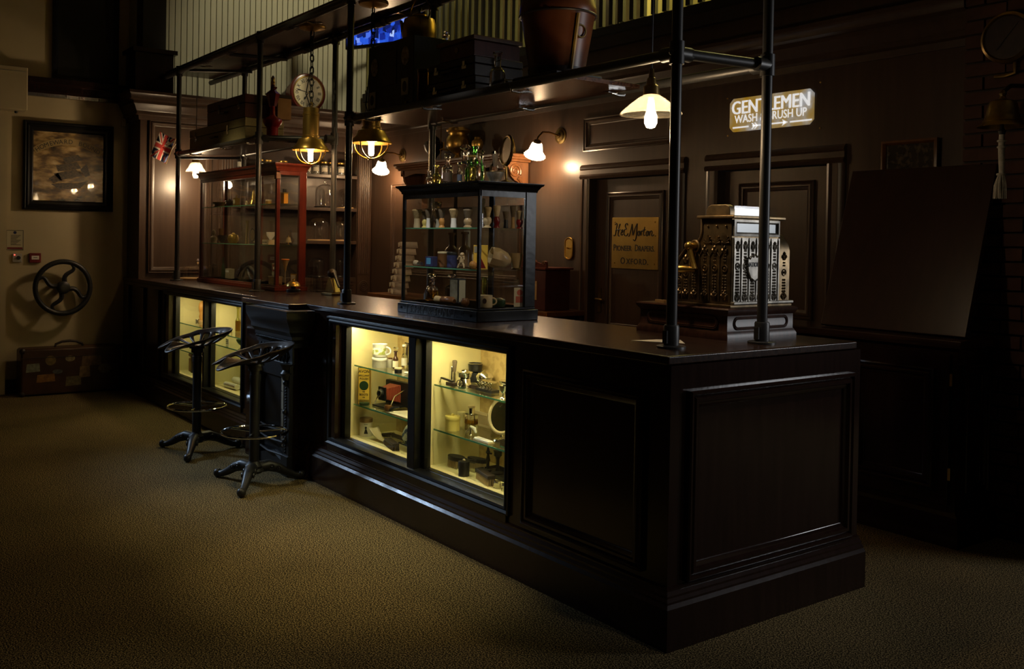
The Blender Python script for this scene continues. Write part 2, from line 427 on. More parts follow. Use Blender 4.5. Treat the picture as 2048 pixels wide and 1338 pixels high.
# side wall with an alcove of shelves
b = MB()
b.box((-7.15, .03, 0), (-6.75, 1.0, 2.84)); b.box((-7.15, 1.0, 0), (-6.75, 2.37, 1.06)); b.box((-7.15, 2.37, 0), (-6.75, 2.55, 2.84))
b.box((-7.15, 1.0, 2.42), (-6.75, 2.37, 2.84)); b.box((-7.15, 1.0, 1.06), (-7.03, 2.37, 2.42))
ws = struct('wall_side', b, WALLW)
for z in (2.165, 1.81, 1.455):
    o = ob('alcove_shelf', MB().box((-7.03, 1.0, z-.03), (-6.76, 2.37, z)), WALLW, ws)
    o = ob('shelf_nosing', MB().box((-6.76, 1.0, z-.034), (-6.742, 2.37, z+.002)), WALLW, ws, bev=.004)
for k in range(6):
    ob('louvre_slat', MB().box((-6.75, 1.4, .84+k*.035), (-6.735, 2.34, .862+k*.035)), WALLW, ws)
def pilaster(y0, y1, par):
    b = MB().box((-6.75, y0, .85), (-6.725, y1, 2.58)); ob('pilaster', b, WALLW, par)
    n = 5; w = (y1-y0-.03)/n
    for i in range(n):
        yy = y0+.015+w*(i+.5); b = MB().tube([(-6.725, yy, 1.10), (-6.725, yy, 2.50)], w*.40, 8); ob('reed', b, WALLW, par)
    c = (-6.725, (y0+y1)/2, .97)
    b = MB()
    for r_ in (.052, .034, .015): b.tube(ring(c, r_, 20, YD, ZD), .008, 6, True)
    ob('roundel', b, WALLW, par)
pilaster(2.375, 2.53, ws); pilaster(.80, .97, ws)
b = MB().frame((-6.75, .11, 1.12), YD, ZD, .62, 1.47, MOULD); ob('panel_moulding', b, WALLW, ws)
b = MB(); sweep(b, CORN, [(-7.15, .03), (-6.75, .03), (-6.75, 2.55), (-.22, 2.55)])
struct('trim_3', b, WALLW)
# upper wall with narrow upright boards
up = struct('wall_upper', MB().box((-7.2, .03, 2.84), (-6.975, 4.5, 4.9)), SLAT)
bm0 = mesh_of(MB().box((-.012, 0, 0), (.012, .052, 2.06)), 'cladding_board', SLAT)
for i in range(46):
    o = bpy.data.objects.new('cladding_board', bm0); COL.objects.link(o); o.parent = up; o.location = (-6.965, .30+i*.06, 2.84)
b = MB().box((-6.98, .05, 3.26), (-6.77, .27, 4.9)); st = struct('trim_4', b, BLACK)
b = MB().box((-7.04, -.03, 2.842), (-6.72, .33, 3.22)); b.box((-7.06, -.06, 3.22), (-6.69, .36, 3.26)); ob('pier_base', b, WOOD, st)
# back wall with two doors
yb = 2.55
b = MB()
for x0, x1 in ((-6.75, -3.20), (-2.34, -1.92), (-1.08, -.22)): b.box((x0, yb, 0), (x1, yb+.2, 3.0))
for x0, x1 in ((-3.20, -2.34), (-1.92, -1.08)): b.box((x0, yb, 1.99), (x1, yb+.2, 3.0))
wb = struct('wall_back', b, WALLW)
ob('panel_moulding', MB().frame((-3.30, yb, 2.21), XD, ZD, .95, .27, MOULD), WALLW, wb)
ob('panel_moulding', MB().frame((-6.3, yb, 1.12), XD, ZD, 2.2, .95, MOULD), WALLW, wb)
for n, (x0, x1) in enumerate(((-3.20, -2.34), (-1.92, -1.08))):
    d = struct('door_%d' % (n+1), MB().box((x0, yb+.05, .01), (x1, yb+.09, 1.985)), WALLW)
    ob('door_panel', MB().frame((x0+.13, yb+.05, 1.02 if n else .80), XD, ZD, x1-x0-.26, .88 if n else 1.08, MOULD), WALLW, d)
    ob('door_panel', MB().frame((x0+.13, yb+.05, .18), XD, ZD, x1-x0-.26, .7 if n else .5, MOULD), WALLW, d)
    cp = [(0, 0), (0, .03), (.02, .04), (.035, .028), (.07, .028), (.08, .036), (.10, .03), (.115, .015), (.115, 0)]
    b = MB()
    for (xa, s) in ((x0, -1), (x1, 1)):
        b.prism([(p*s, q) for p, q in cp], (xa, yb, 0), XD, (0, -1, 0), (0, 0, 1.99))
    b.prism(cp, (x0-.115, yb, 1.99), ZD, (0, -1, 0), (x1-x0+.23, 0, 0))
    struct('trim_%d' % (5+n), b, WALLW)
    if n == 0:
        b = MB().cbox((x0+.06, yb+.045, .93), (.035, .012, .20)); h = ob('handle_plate', b, OBRASS, d, bev=.004)
        ob('lever_handle', MB().tube([(x0+.06, yb+.04, 1.04), (x0+.06, yb+.0, 1.04), (x0+.075, yb-.01, 1.04), (x0+.15, yb-.012, 1.035)], .009, 8), OBRASS, d)
# gallery above the back wall
struct('trim_7', MB().box((-6.9, 2.5, 3.0), (2.6, 5, 3.09)), VELVET)
struct('wall_gallery', MB().box((-6.9, 4.3, 3.09), (2.6, 4.4, 4.9)), GWALL)
gr = T('gallery_railing', 'dark upright railing with many balusters along the gallery above the back wall', 'railing', (-4, 2.58, 3.09))
ob('bottom_rail', MB().box((-2.9, -.025, .0), (3.4, .025, .09)), BLACK, gr)
ob('top_rail', MB().box((-2.9, -.03, 1.0), (3.4, .03, 1.06)), BLACK, gr)
bm0 = mesh_of(MB().box((-.021, -.016, 0), (.021, .016, .9)), 'baluster', BLACK)
for i in range(56):
    o = bpy.data.objects.new('baluster', bm0); COL.objects.link(o); o.parent = gr; o.location = (-2.85+i*.112, 0, .10)
for i in range(5):
    ob('rail_foot', MB().box((-2.7+i*1.45, -.02, 0), (-2.66+i*1.45, .02, .05)), BLACK, gr)
for x, w, h, l in ((-6.0, .5, 1.2, 'tall dark wardrobe dimly seen behind the gallery balusters, far left'), (-5.05, .62, .75, 'low brown chest behind the gallery balusters above the brass kettle'), (-4.15, .42, 1.1, 'narrow dark bookcase behind the gallery balusters beside the hat bucket')):
    t = T('gallery_cabinet', l, 'cabinet', (x, 3.7, 3.09))
    ob('carcass', MB().cbox((0, 0, 0), (w, .35, h)), LEATD, t, bev=.006)
    for s in (-1, 1): ob('door', MB().box((s*w/4-w*.21, -.19, .06), (s*w/4+w*.21, -.175, h-.06)), LEATD, t, bev=.004)
    ob('cornice', MB().cbox((0, 0, h), (w+.06, .4, .04)), LEATD, t, bev=.008)
# brick pier at the right
wr = struct('wall_right', MB().box((-.22, 2.47, 0), (.66, 2.75, 3.0)), MORT)
bks = []
for q, (w_, dy) in enumerate(((.205, .024), (.095, .028), (.205, .030))):
    bks.append(mesh_of(MB().box((0, 0, 0), (w_, dy, .063)), 'brick', BRICK))
for r_ in range(40):
    x = -.217; z = .01+r_*.0745
    if r_ % 2: seq = [1, 0, 0, 2]
    else: seq = [0, 2, 0, 1]
    for k in seq:
        o = bpy.data.objects.new('brick', bks[k]); COL.objects.link(o); o.parent = wr
        o.location = (x, 2.47-(.024, .028, .030)[k], z); x += (.215, .105, .215)[k]

# ------------------------------------------------------------------ the counter
ct = T('bar_counter', 'long dark panelled shop counter with lit glazed display windows in its front', 'counter', (-3.5, .4, 0))
def cp_(name, mb, m_, bev=0, par=None): return ob(name, mb, m_, par or ct, True, bev)
b = MB()
b.box((-.94, 0, 0), (0, .75, 1.034)); b.box((-.85, .75, 0), (0, 1.2, 1.034))                 # right end
b.box((-3.02, 0, 0), (-2.74, .75, 1.034)); b.box((-2.74, .45, .0), (-.94, .75, 1.034)); b.box((-2.74, .0, 0), (-.94, .45, .245))
b.box((-2.74, .0, 1.0), (-.94, .45, 1.034))
b.box((-3.75, -.105, 0), (-3.02, .75, 1.034))
b.box((-4.06, 0, 0), (-3.75, .75, 1.034)); b.box((-5.89, .45, 0), (-4.06, .75, 1.034)); b.box((-5.89, 0, 0), (-4.06, .45, .245)); b.box((-5.89, 0, 1.0), (-4.06, .45, 1.034))
b.box((-7.14, 0, 0), (-5.89, .028, 1.034)); b.box((-6.74, .028, 0), (-5.89, .75, 1.034))
cp_('carcass', b, WOOD)
PL = [(0, 0), (.045, 0), (.045, .155), (.034, .168), (.034, .176), (.024, .186), (.024, .194), (.012, .206), (.012, .213), (0, .22)]
b = MB(); sweep(b, PL, [(-3.02, 0), (0, 0), (0, 1.2)]); cp_('plinth', b, WOOD)
b = MB(); sweep(b, PL, [(-7.14, 0), (-3.75, 0)]); cp_('plinth', b, WOOD)
cp_('front_panel_moulding', MB().frame((-.845, 0, .243), XD, ZD, .725, .68, MOULD), WOOD)
cp_('end_panel_moulding', MB().frame((0, .085, .226), YD, ZD, 1.05, .712, [(0, 0), (0, .02), (.006, .026), (.014, .026), (.02, .014), (.03, .024), (.042, .024), (.048, .012), (.062, .008), (.068, 0)]), WOOD)
for x in (-6.98, -6.5, -6.06):
    cp_('fluted_pilaster', MB().box((x-.08, -.02, .22), (x+.08, 0, 1.0)), WOOD, .004)
def display_window(x0, x1, panes, yn=.43, nls=(.045, .045), nrs=(.03, .03), shz=((.725, .49), (.725, .49))):
    fr = cp_('window_frame', MB().frame((x0, 0, .25), XD, ZD, x1-x0, .765, [(0, 0), (0, .014), (.008, .018), (.018, .008), (.026, .014), (.036, .010), (.04, 0), (.042, -.05)]), BLACK)
    # sloping sill and reveal
    b = MB().prism([(0, 0), (-.012, .262), (.075, .286), (.075, 0)], (x0+.02, 0, 0), YD, ZD, (x1-x0-.04, 0, 0)); cp_('sill', b, WOOD)
    gx0, gx1 = panes[0][0], panes[-1][1]
    cp_('jamb', MB().box((x0+.01, 0, .26), (gx0-.045, .075, 1.0)), WOOD); cp_('jamb', MB().box((gx1+.035, 0, .26), (x1-.01, .075, 1.0)), WOOD)
    cp_('head', MB().box((x0, .0, .972), (x1, .085, 1.0)), BLACK)
    zb, zt = .295, .965
    for i, (a, c) in enumerate(panes):
        b = MB().box((a-.032, .045, zb-.03), (a, .085, zt+.01)); b.box((c, .045, zb-.03), (c+.032, .085, zt+.01))
        b.box((a-.032, .045, zb-.03), (c+.032, .085, zb)); b.box((a-.032, .045, zt), (c+.032, .085, zt+.02))
        s_ = cp_('sash', b, BLACK, .003)
        cp_('glass_pane', MB().box((a, .062, zb), (c, .066, zt)), GLZ, 0, s_)
        nl, nr = a-nls[i], c+nrs[i]
        cp_('niche_side', MB().box((nl-.01, .087, zb-.02), (nl, yn, .99)), NICHE); cp_('niche_side', MB().box((nr, .087, zb-.02), (nr+.01, yn, .99)), NICHE)
        cp_('niche_back', MB().box((nl, yn, zb-.02), (nr, yn+.01, .99)), DAMASK)
        cp_('niche_floor', MB().box((nl, .087, zb-.03), (nr, yn, zb)), NICHE)
        cp_('niche_top', MB().box((nl, .087, .985), (nr, yn, .995)), NICHE)
        for z in shz[i]:
            sh = cp_('glass_shelf', MB().box((nl+.01, .125, z-.008), (nr-.002, yn-.01, z)), GLS)
            cp_('shelf_edge', MB().box((nl+.01, .122, z-.008), (nr-.002, .125, z)), GLED, 0, sh)
    for i in range(len(panes)-1):
        a, c = panes[i][1]+.032, panes[i+1][0]-.032
        cp_('mullion', MB().box((a, .0, .26), (c, .085, 1.0)), BLACK, .004)
display_window(-2.74, -.94, [(-2.60, -1.86), (-1.725, -1.02)])
display_window(-5.89, -4.06, [(-5.70, -4.945), (-4.845, -4.13)], .40, (.18, .12), (-.055, .03), ((.725, .49), (.715, .62)))
top = MB().prism([(-7.14, -.01), (-3.80, -.01), (-3.80, -.13), (-3.03, -.13), (-3.03, -.01), (-.006, -.01), (-.006, 1.185), (-.86, 1.185), (-.86, .76), (-6.745, .76), (-6.745, .027), (-7.14, .027)], (0, 0, 1.035), XD, YD, (0, 0, .035))
o = ob('countertop', top, TOPW, None, False, .007); base(o, (-3.5, .4, 1.035)); tag(o, 'continuous dark polished worktop lying along the whole shop counter', 'worktop')
# cast-iron fireplace front let into the counter
fp = T('fireplace_surround', 'black ornate cast-iron fireplace front set between the two counter windows', 'fireplace', (-3.27, -.107, 0))
f_ = lambda n, mb, m_=IRON, bev=0, par=None: ob(n, mb, m_, par or fp, True, bev)
xa, xb, yf = -3.53, -2.99, -.107
prof = [(0, .80), (.012, .80), (.012, .83), (.03, .85), (.03, .87), (.06, .90), (.06, .925), (.075, .95), (.095, .985), (.10, 1.034), (0, 1.034)]
b = MB(); sweep(b, prof, [(xa, yf-.001), (xb, yf-.001), (xb, yf+.09)]); f_('mantel_moulding', b)
bead0 = MB()
for i in range(22): bead0.ball((xa+.035+i*.0225, yf-.03, .838), .010, 8)
f_('bead_row', bead0)
f_('frieze', MB().box((xa+.02, yf-.012, .70), (xb, yf, .80)))
b = MB()
for i in range(9):
    x = xa+.06+i*.05
    b.tube([(x, yf-.014, .705), (x+.025, yf-.02, .75), (x, yf-.014, .795)], .006, 6); b.tube([(x, yf-.014, .795), (x-.025, yf-.02, .75), (x, yf-.014, .705)], .006, 6)
f_('frieze_lattice', b)
for x in (xa+.045, xb-.045):
    c = f_('column', MB().box((x-.042, yf-.028, .0), (x+.042, yf, .70)), IRON, .004)
    f_('column_base', MB().box((x-.05, yf-.04, 0), (x+.05, yf, .13)), IRON, .006, c)
    b = MB()
    for z in (.22, .40, .58): b.ball((x, yf-.034, z), .018, 10)
    for k in range(30): b.ball((x, yf-.03, .15+k*.018), .0075, 6)
    f_('column_bosses', b, IRON, 0, c)
    f_('capital', MB().lathe([(.03, .60), (.045, .64), (.03, .66), (.05, .70)], (x, yf-.022, 0), 12), IRON, 0, c)
f_('lintel', MB().box((xa+.09, yf-.02, .60), (xb-.09, yf, .70)), IRON, .006)
f_('firebox', MB().box((xa+.09, yf-.004, .02), (xb-.09, yf-.001, .60)), BLACK)
for k in range(4):
    f_('cheek_tile', MB().prism([(0, 0), (.06, .0), (.06, .11), (0, .11)], (xb-.155, yf-.012, .17+k*.115), (.95, -.2, 0), ZD, (0, .008, 0)), STONE, .002)
for z in (.12, .20, .27): f_('grate_bar', MB().tube([(xa+.1, yf-.022, z), (-3.26, yf-.045, z), (xb-.1, yf-.022, z)], .008, 6))
f_('ash_panel', MB().prism([(xa+.1, .02), (xb-.1, .02), (xb-.1, .08), (-3.26, .12), (xa+.1, .08)], (0, yf-.006, 0), XD, ZD, (0, -.02, 0)), IRON)
# ------------------------------------------------------------------ pipe frame over the counter
pf = T('pipe_frame', 'gunmetal scaffold pipe frame standing on the counter and carrying the hanging shelves', 'frame', (-3.2, .45, 1.07))
R_ = .0215
ZLo, ZUp = 2.238, 3.0
def pp(n, path, r=R_, par=None): return ob(n, MB().tube(path, r, 14), PIPE, par or pf, True)
posts = [(-6.29, .245, 3.02), (-4.42, .245, 3.02), (-2.92, .215, 3.5), (-.20, .215, 3.5), (-.14, .70, 3.5), (-5.87, .71, 3.02), (-4.08, .71, 3.02), (-2.72, .71, 3.02)]
for x, y, zt in posts:
    o = pp('post', [(x, y, 1.07), (x, y, zt)])
    b = MB().lathe([(.058, 0), (.058, .008), (.05, .011), (.031, .012), (.031, .085), (.028, .092), (.0, .092)], (x, y, 1.07), 20)
    b.box((x-.012, y-.038, 1.09), (x+.012, y-.02, 1.14)); ob('floor_flange', b, PIPE, o, True)
def tee(x, y, z, axis='x'):
    b = MB().tube([(x, y, z-.045), (x, y, z+.045)], .030, 14)
    d = {'x': (1, 0), 'y': (0, 1), '-x': (-1, 0), '-y': (0, -1)}
    for a in axis.split(','):
        dx, dy = d[a]; b.tube([(x, y, z), (x+dx*.075, y+dy*.075, z)], .029, 14)
    b.ball((x, y-.03, z), .012, 8)
    ob('pipe_coupling', b, PIPE, pf, True)
pp('shelf_pipe', [(-6.29, .245, ZLo), (-4.42, .245, ZLo)]); pp('shelf_pipe', [(-2.92, .215, ZLo), (-.20, .215, ZLo)])
pp('shelf_pipe', [(-5.87, .71, ZLo), (-4.08, .71, ZLo)]); pp('shelf_pipe', [(-2.72, .71, ZLo), (-.14, .70, ZLo)])
pp('cross_pipe', [(-4.42, .245, ZLo), (-4.08, .71, ZLo)]); pp('cross_pipe', [(-6.29, .245, ZLo-.035), (-5.87, .71, ZLo-.035)], .013)
pp('cross_pipe', [(-.20, .215, ZLo), (-.14, .70, ZLo)])
pp('upper_pipe', [(-6.74, .245, ZUp), (-1.9, .23, ZUp)], .026); pp('upper_pipe', [(-6.74, .71, ZUp), (-1.9, .71, ZUp)], .024)
pp('cross_pipe', [(-6.0, .245, ZUp-.03), (-5.7, .71, ZUp-.03)], .015); pp('cross_pipe', [(-5.05, .245, ZUp-.03), (-4.95, .71, ZUp-.03)], .015)
for a in ((-6.29, .245, ZLo, 'x,y'), (-4.42, .245, ZLo, '-x,y'), (-2.92, .215, ZLo, 'x,y'), (-.20, .215, ZLo, '-x,y'), (-.14, .70, ZLo, '-x,-y'),
          (-5.87, .71, ZLo, 'x'), (-4.08, .71, ZLo, '-x,-y'), (-2.72, .71, ZLo, 'x'), (-6.29, .245, ZUp, 'x,-x'), (-4.42, .245, ZUp, 'x,-x'), (-2.92, .215, ZUp, 'x,-x'),
          (-5.87, .71, ZUp, 'x,-x'), (-4.08, .71, ZUp, 'x,-x'), (-2.72, .71, ZUp, 'x,-x')): tee(*a)
for x, y, z in ((-5.6, .245, ZUp), (-5.05, .245, ZUp), (-3.9, .245, ZUp), (-5.0, .71, ZUp), (-4.6, .71, ZUp), (-3.4, .71, ZUp)):
    ob('pipe_clamp', MB().tube([(x-.035, y, z), (x+.035, y, z)], .033, 12), PIPE, pf, True); ob('pipe_clamp', MB().tube([(x+.07, y, z), (x+.10, y, z)], .031, 12), PIPE, pf, True)
for x, y, z in ((-5.95, .245, ZLo), (-5.2, .245, ZLo), (-4.65, .245, ZLo), (-2.7, .215, ZLo), (-2.05, .215, ZLo), (-1.25, .215, ZLo), (-2.45, .71, ZLo), (-1.7, .71, ZLo), (-1.0, .71, ZLo),
                (-5.75, .245, ZUp), (-3.6, .245, ZUp), (-3.0, .71, ZUp)):
    s = 1 if y < .5 else -1
    b = MB().tube([(x, y-.02*s, z+.01), (x, y-.005*s, z-.026), (x, y+.03*s, z-.028), (x, y+.10*s, z-.018)], .007, 6); b.box((x-.014, y+.05*s, z-.024), (x+.014, y+.11*s, z-.018))
    ob('shelf_clip', b, SILV, pf, True)
def shelf_board(x0, x1, y0, y1, z, label):
    o = ob('shelf_board', MB().box((x0, y0, z), (x1, y1, z+.022)), TOPW); base(o, ((x0+x1)/2, (y0+y1)/2, z)); bevel(o, .003); tag(o, label, 'shelf')
SZ = ZLo+.022
shelf_board(-6.24, -4.46, .27, .685, ZLo-.012, 'lower hanging shelf board under the stacked suitcases, over the mahogany case')
shelf_board(-2.87, -.86, .24, .685, ZLo-.012, 'lower hanging shelf board carrying the hat bucket and dark camera box')
shelf_board(-6.68, -2.0, .24, .715, ZUp+.027, 'high shelf board on the topmost pipes above the brass cage lamps')
SL = ZLo-.012+.022

# ------------------------------------------------------------------ hanging lamps
def chain(par, x, y, z0, z1, m_=IRON, pitch=.044):
    n = int((z1-z0)/pitch); lm = []
    for q in range(2):
        P = []
        for i in range(14):
            a = 2*PI*i/14; h = .014*math.cos(a); v = .020*math.sin(a)+.008*(1 if math.sin(a) > 0 else -1)
            P.append((h, 0, v) if q == 0 else (0, h, v))
        lm.append(mesh_of(MB().tube(P, .0045, 6, True), 'chain_link', m_))
    for i in range(n+1):
        o = bpy.data.objects.new('chain_link', lm[i % 2]); COL.objects.link(o); o.parent = par
        o.location = Vector((x, y, z0+.02+i*(z1-z0-.04)/n))-par.location
def cage_lamp(x, y, ztop, zc1, zc0, label):
    """brass ship lamp: canopy, chain, cylinder, cone reflector, wire cage and tubular bulb"""
    t = T('cage_pendant_lamp', label, 'lamp', (x, y, zc0-.17))
    w = lambda n, mb, m_, par=None: ob(n, mb, m_, par or t, True)
    w('canopy', MB().lathe([(.10, 0), (.095, -.012), (.05, -.02), (.03, -.03), (0, -.03)][::-1], (x, y, ztop), 28), BRASS)
    chain(t, x, y, zc1+.03, ztop-.03)
    w('flex', MB().tube([(x+.012, y-.01, ztop-.03), (x+.03, y-.03, ztop-.12), (x+.012, y-.012, ztop-.30), (x-.03, y-.03, zc1+.10), (x-.01, y, zc1)], .004, 6), BLACK)
    w('loop', MB().tube(ring((x, y, zc1+.02), .018, 14, XD, ZD), .006, 6, True), BRASS)
    r = .062
    w('cylinder', MB().lathe([(0, zc1), (.04, zc1), (r*.92, zc1-.006), (r*.92, zc1-.04), (r, zc1-.045), (r, zc1-.06), (r*.96, zc1-.062), (r*.96, zc0+.02), (r*1.06, zc0+.015), (r*1.06, zc0), (0, zc0)][::-1], (x, y, 0), 28), BRASS)
    k = zc0
    w('reflector', MB().lathe([(.07, k), (.088, k-.008), (.105, k-.045), (.122, k-.062), (.128, k-.085), (.125, k-.085), (.118, k-.066), (.10, k-.045), (.084, k-.014), (.06, k-.006)], (x, y, 0), 32, False), BRASS)
    w('cage_ring', MB().tube(ring((x, y, k-.086), .133, 32), .0055, 6, True), BRASS)
    for i in range(4):
        a = i*PI/2+.5; dx, dy = math.cos(a), math.sin(a)
        P = [(x+dx*(.133*math.cos(q)), y+dy*(.133*math.cos(q)), k-.086-.105*math.sin(q)) for q in [j*PI/2/9 for j in range(10)]]
        w('cage_wire', MB().tube(P, .0048, 6), BRASS)
    w('cage_foot', MB().lathe([(0, -.008), (.022, -.008), (.022, 0), (0, 0)], (x, y, k-.19), 16), BRASS)
    w('bulb', MB().lathe([(0, k-.172), (.014, k-.17), (.019, k-.155), (.019, k-.05), (.015, k-.03), (0, k-.03)], (x, y, 0), 16), BULB)
    return t
cage_lamp(-3.95, .45, 3.027, 2.44, 2.215, 'brass cage pendant lamp on the chain in front of the round clock')
cage_lamp(-3.05, .45, 3.027, 2.26, 2.20, 'brass cage pendant lamp hanging just right of the clock, beside the second tall post')
def shade_lamp(x, y, z, r, ztop, label):
    t = T('glass_shade_lamp', label, 'lamp', (x, y, z-.1))
    w = lambda n, mb, m_, par=None: ob(n, mb, m_, par or t, True)
    w('flex', MB().tube([(x+.008, y, ztop), (x+.003, y, (z+ztop)/2), (x, y, z+.12)], .0035, 6), BLACK)
    w('lamp_holder', MB().lathe([(0, .13), (.010, .128), (.014, .09), (.020, .085), (.022, .06), (.034, .05), (.036, .012), (0, .012)][::-1], (x, y, z), 18), OBRASS)
    b = MB(); n = 64
    prof = [(.036, .012), (.052, .002), (r*.72, -.032), (r*.97, -.062), (r, -.072)]
    vs = []; fs = []
    for i in range(n):
        a = 2*PI*i/n; f = 1+(.018 if i % 2 else -.018)
        for q, (rr, zz) in enumerate(prof): g = 1 if q == 0 else f; vs.append((x+rr*g*math.cos(a), y+rr*g*math.sin(a), z+zz))
    for i in range(n):
        j = (i+1) % n
        for q in range(4): fs.append((i*5+q, j*5+q, j*5+q+1, i*5+q+1))
    b.add(vs, fs); sh = w('glass_shade', b, PRISM)
    so = sh.modifiers.new('thick', 'SOLIDIFY'); so.thickness = .003
    w('shade_rim', MB().tube(ring((x, y, z-.072), r, 40), .004, 6, True), PRISM, sh)
    w('bulb', MB().lathe([(0, -.135), (.018, -.13), (.028, -.11), (.028, -.085), (.017, -.05), (.013, -.01), (0, -.01)], (x, y, z), 18), BULB)
    return t
shade_lamp(-.56, .45, 2.125, .132, 4.9, 'ribbed glass shade lamp hanging on a long flex in the open bay above the register')
shade_lamp(-6.40, .45, 2.165, .090, 2.99, 'small glass shade lamp hanging below the suitcase shelf at the far left')
def wall_lamp(x, z, label):
    y = 2.55; t = T('wall_lamp', label, 'lamp', (x, y, z))
    w = lambda n, mb, m_, par=None: ob(n, mb, m_, par or t, True)
    b = MB(); b.at((x, y, z), (PI/2, 0, 0)); b.lathe([(.068, 0), (.066, .008), (.05, .012), (.045, .02), (.022, .024), (.02, .034), (0, .036)], (0, 0, 0), 28); w('rosette', b, OBRASS)
    w('arm', MB().tube([(x, y-.03, z), (x-.005, y-.12, z+.02), (x-.0, y-.20, z+.015), (x+.0, y-.245, z-.03), (x, y-.25, z-.07)], .008, 8), OBRASS)
    b = MB(); b.at((x, y-.25, z-.065), (.2, .55, 0))
    b.lathe([(.018, .012), (.030, .006), (.034, -.01), (0, -.01)], (0, 0, 0), 16); w('gallery', b, OBRASS)
    b = MB(); b.at((x, y-.25, z-.07), (.2, .55, 0)); n = 48
    prof = [(.030, 0), (.045, -.02), (.052, -.05), (.060, -.085), (.085, -.118), (.090, -.122)]
    vs = []; fs = []; k = len(prof)
    for i in range(n):
        a = 2*PI*i/n
        for q, (rr, zz) in enumerate(prof): g = 1+(.035*(q/k)*math.cos(a*16)); vs.append((rr*g*math.cos(a), rr*g*math.sin(a), zz))
    for i in range(n):
        j = (i+1) % n
        for q in range(k-1): fs.append((i*k+q, j*k+q, j*k+q+1, i*k+q+1))
    b.add(vs, fs); sh = w('bell_shade', b, FROST); sh.modifiers.new('thick', 'SOLIDIFY').thickness = .003
    b = MB(); b.at((x, y-.25, z-.07), (.2, .55, 0)); b.ball((0, 0, -.06), .026, 12, 1.4); w('bulb', b, BULB, sh)
wall_lamp(-6.10, 2.363, 'brass wall lamp with lit bell shade near the corner, left of the carved overmantel')
wall_lamp(-3.59, 2.364, 'brass wall lamp with lit bell shade between the overmantel and the plaque door')

# ------------------------------------------------------------------ glazed cases on the counter
def glazed_case(name, label, x0, x1, y0, y1, z0, z1, m_, base_h, corn_h, post, shelves, corn_out, backpost=None):
    t = T(name, label, 'display case', ((x0+x1)/2, (y0+y1)/2, z0))
    w = lambda n, mb, mm=m_, par=None, bev=0: ob(n, mb, mm, par or t, True, bev)
    w('base', MB().box((x0-.015, y0-.015, z0), (x1+.015, y1+.015, z0+base_h)), bev=.005)
    w('base_bead', MB().box((x0-.004, y0-.004, z0+base_h), (x1+.004, y1+.004, z0+base_h+.01)), bev=.003)
    zt = z1-corn_h; c = corn_out; p = post
    b = MB(); sweep(b, [(-.03, zt), (.004, zt), (.006, zt+corn_h*.25), (c*.45, zt+corn_h*.45), (c*.6, zt+corn_h*.65), (c*.9, zt+corn_h*.75), (c, z1-.004), (c, z1), (-.03, z1)], [(x0, y1), (x0, y0), (x1, y0), (x1, y1), (x0, y1)]); w('cornice', b)
    w('top_board', MB().box((x0, y0, z1-.012), (x1, y1, z1)))
    zb = z0+base_h+.01
    for (a, b2) in ((x0, y0), (x1-p, y0), (x0, y1-p)): w('corner_post', MB().box((a, b2, zb), (a+p, b2+p, zt+.01)), bev=.003)
    bp = backpost or p
    w('back_post', MB().box((x1-p, y1-bp, zb), (x1+.003, y1, zt+.01)), bev=.003)
    w('back_rail', MB().box(((x0+x1)/2-.02, y1-.02, zb), ((x0+x1)/2+.02, y1-.004, zt)), bev=.003)
    w('top_rail', MB().box((x0, y0+.002, zt-.03), (x1, y0+p*.7, zt+.01))); w('top_rail', MB().box((x1-p*.7, y0, zt-.03), (x1-.002, y1, zt+.01)))
    w('front_glass', MB().box((x0+p, y0+.003, zb), (x1-p, y0+.007, zt-.03)), GLC)
    w('end_glass', MB().box((x1-.007, y0+p, zb), (x1-.003, y1-bp, zt-.03)), GLC)
    w('end_glass', MB().box((x0+.003, y0+p, zb), (x0+.007, y1-p, zt)), GLC)
    w('back_glass', MB().box((x0+p, y1-.012, zb), (x1-p, y1-.008, zt)), GLC)
    w('floor_lining', MB().box((x0+.008, y0+.008, zb-.004), (x1-.008, y1-.013, zb)), VELVET)
    for z in shelves:
        s = w('glass_shelf', MB().box((x0+.01, y0+.015, z-.006), (x1-.01, y1-.015, z)), GLS)
        w('shelf_edge', MB().box((x0+.01, y0+.012, z-.006), (x1-.01, y0+.015, z)), GLED, s)
    return t
mc = glazed_case('mahogany_display_case', 'large red mahogany glazed display case on the counter under the suitcase shelf', -6.05, -4.36, .37, .62, 1.07, 2.055, MAHO, .035, .06, .03, (1.745, 1.425), .03, .06)
for x in (-4.375,): ob('post_capital', MB().box((x-.02, .362, 1.93), (x+.02, .40, 1.985)), OAK, mc, True, .004)
FX0, FX1, FY0, FY1 = -2.22, -1.475, .19, .56
fc = glazed_case('black_display_case', 'small black glazed display case with carved lettering on its base, full of shaving brushes', FX0, FX1, FY0, FY1, 1.07, 1.785, LACQ, .058, .045, .018, (1.55, 1.335), .03, .07)
b = text_mb('J.S.FRY & SONS L', .062, ((FX0+FX1)/2-.04, FY0-.0155, 1.079), XD, ZD, .0012, sx=.98, space=1.12)
text_mb('TD', .03, (FX1-.115, FY0-.0155, 1.10), XD, ZD, .0012, mb=b); b.box((FX1-.135, FY0-.017, 1.092), (FX1-.095, FY0-.015, 1.095))
for x in (FX0+.03, FX1-.04): b.ball((x, FY0-.016, 1.10), .006, 8)
ob('carved_lettering', b, INK, fc, True)

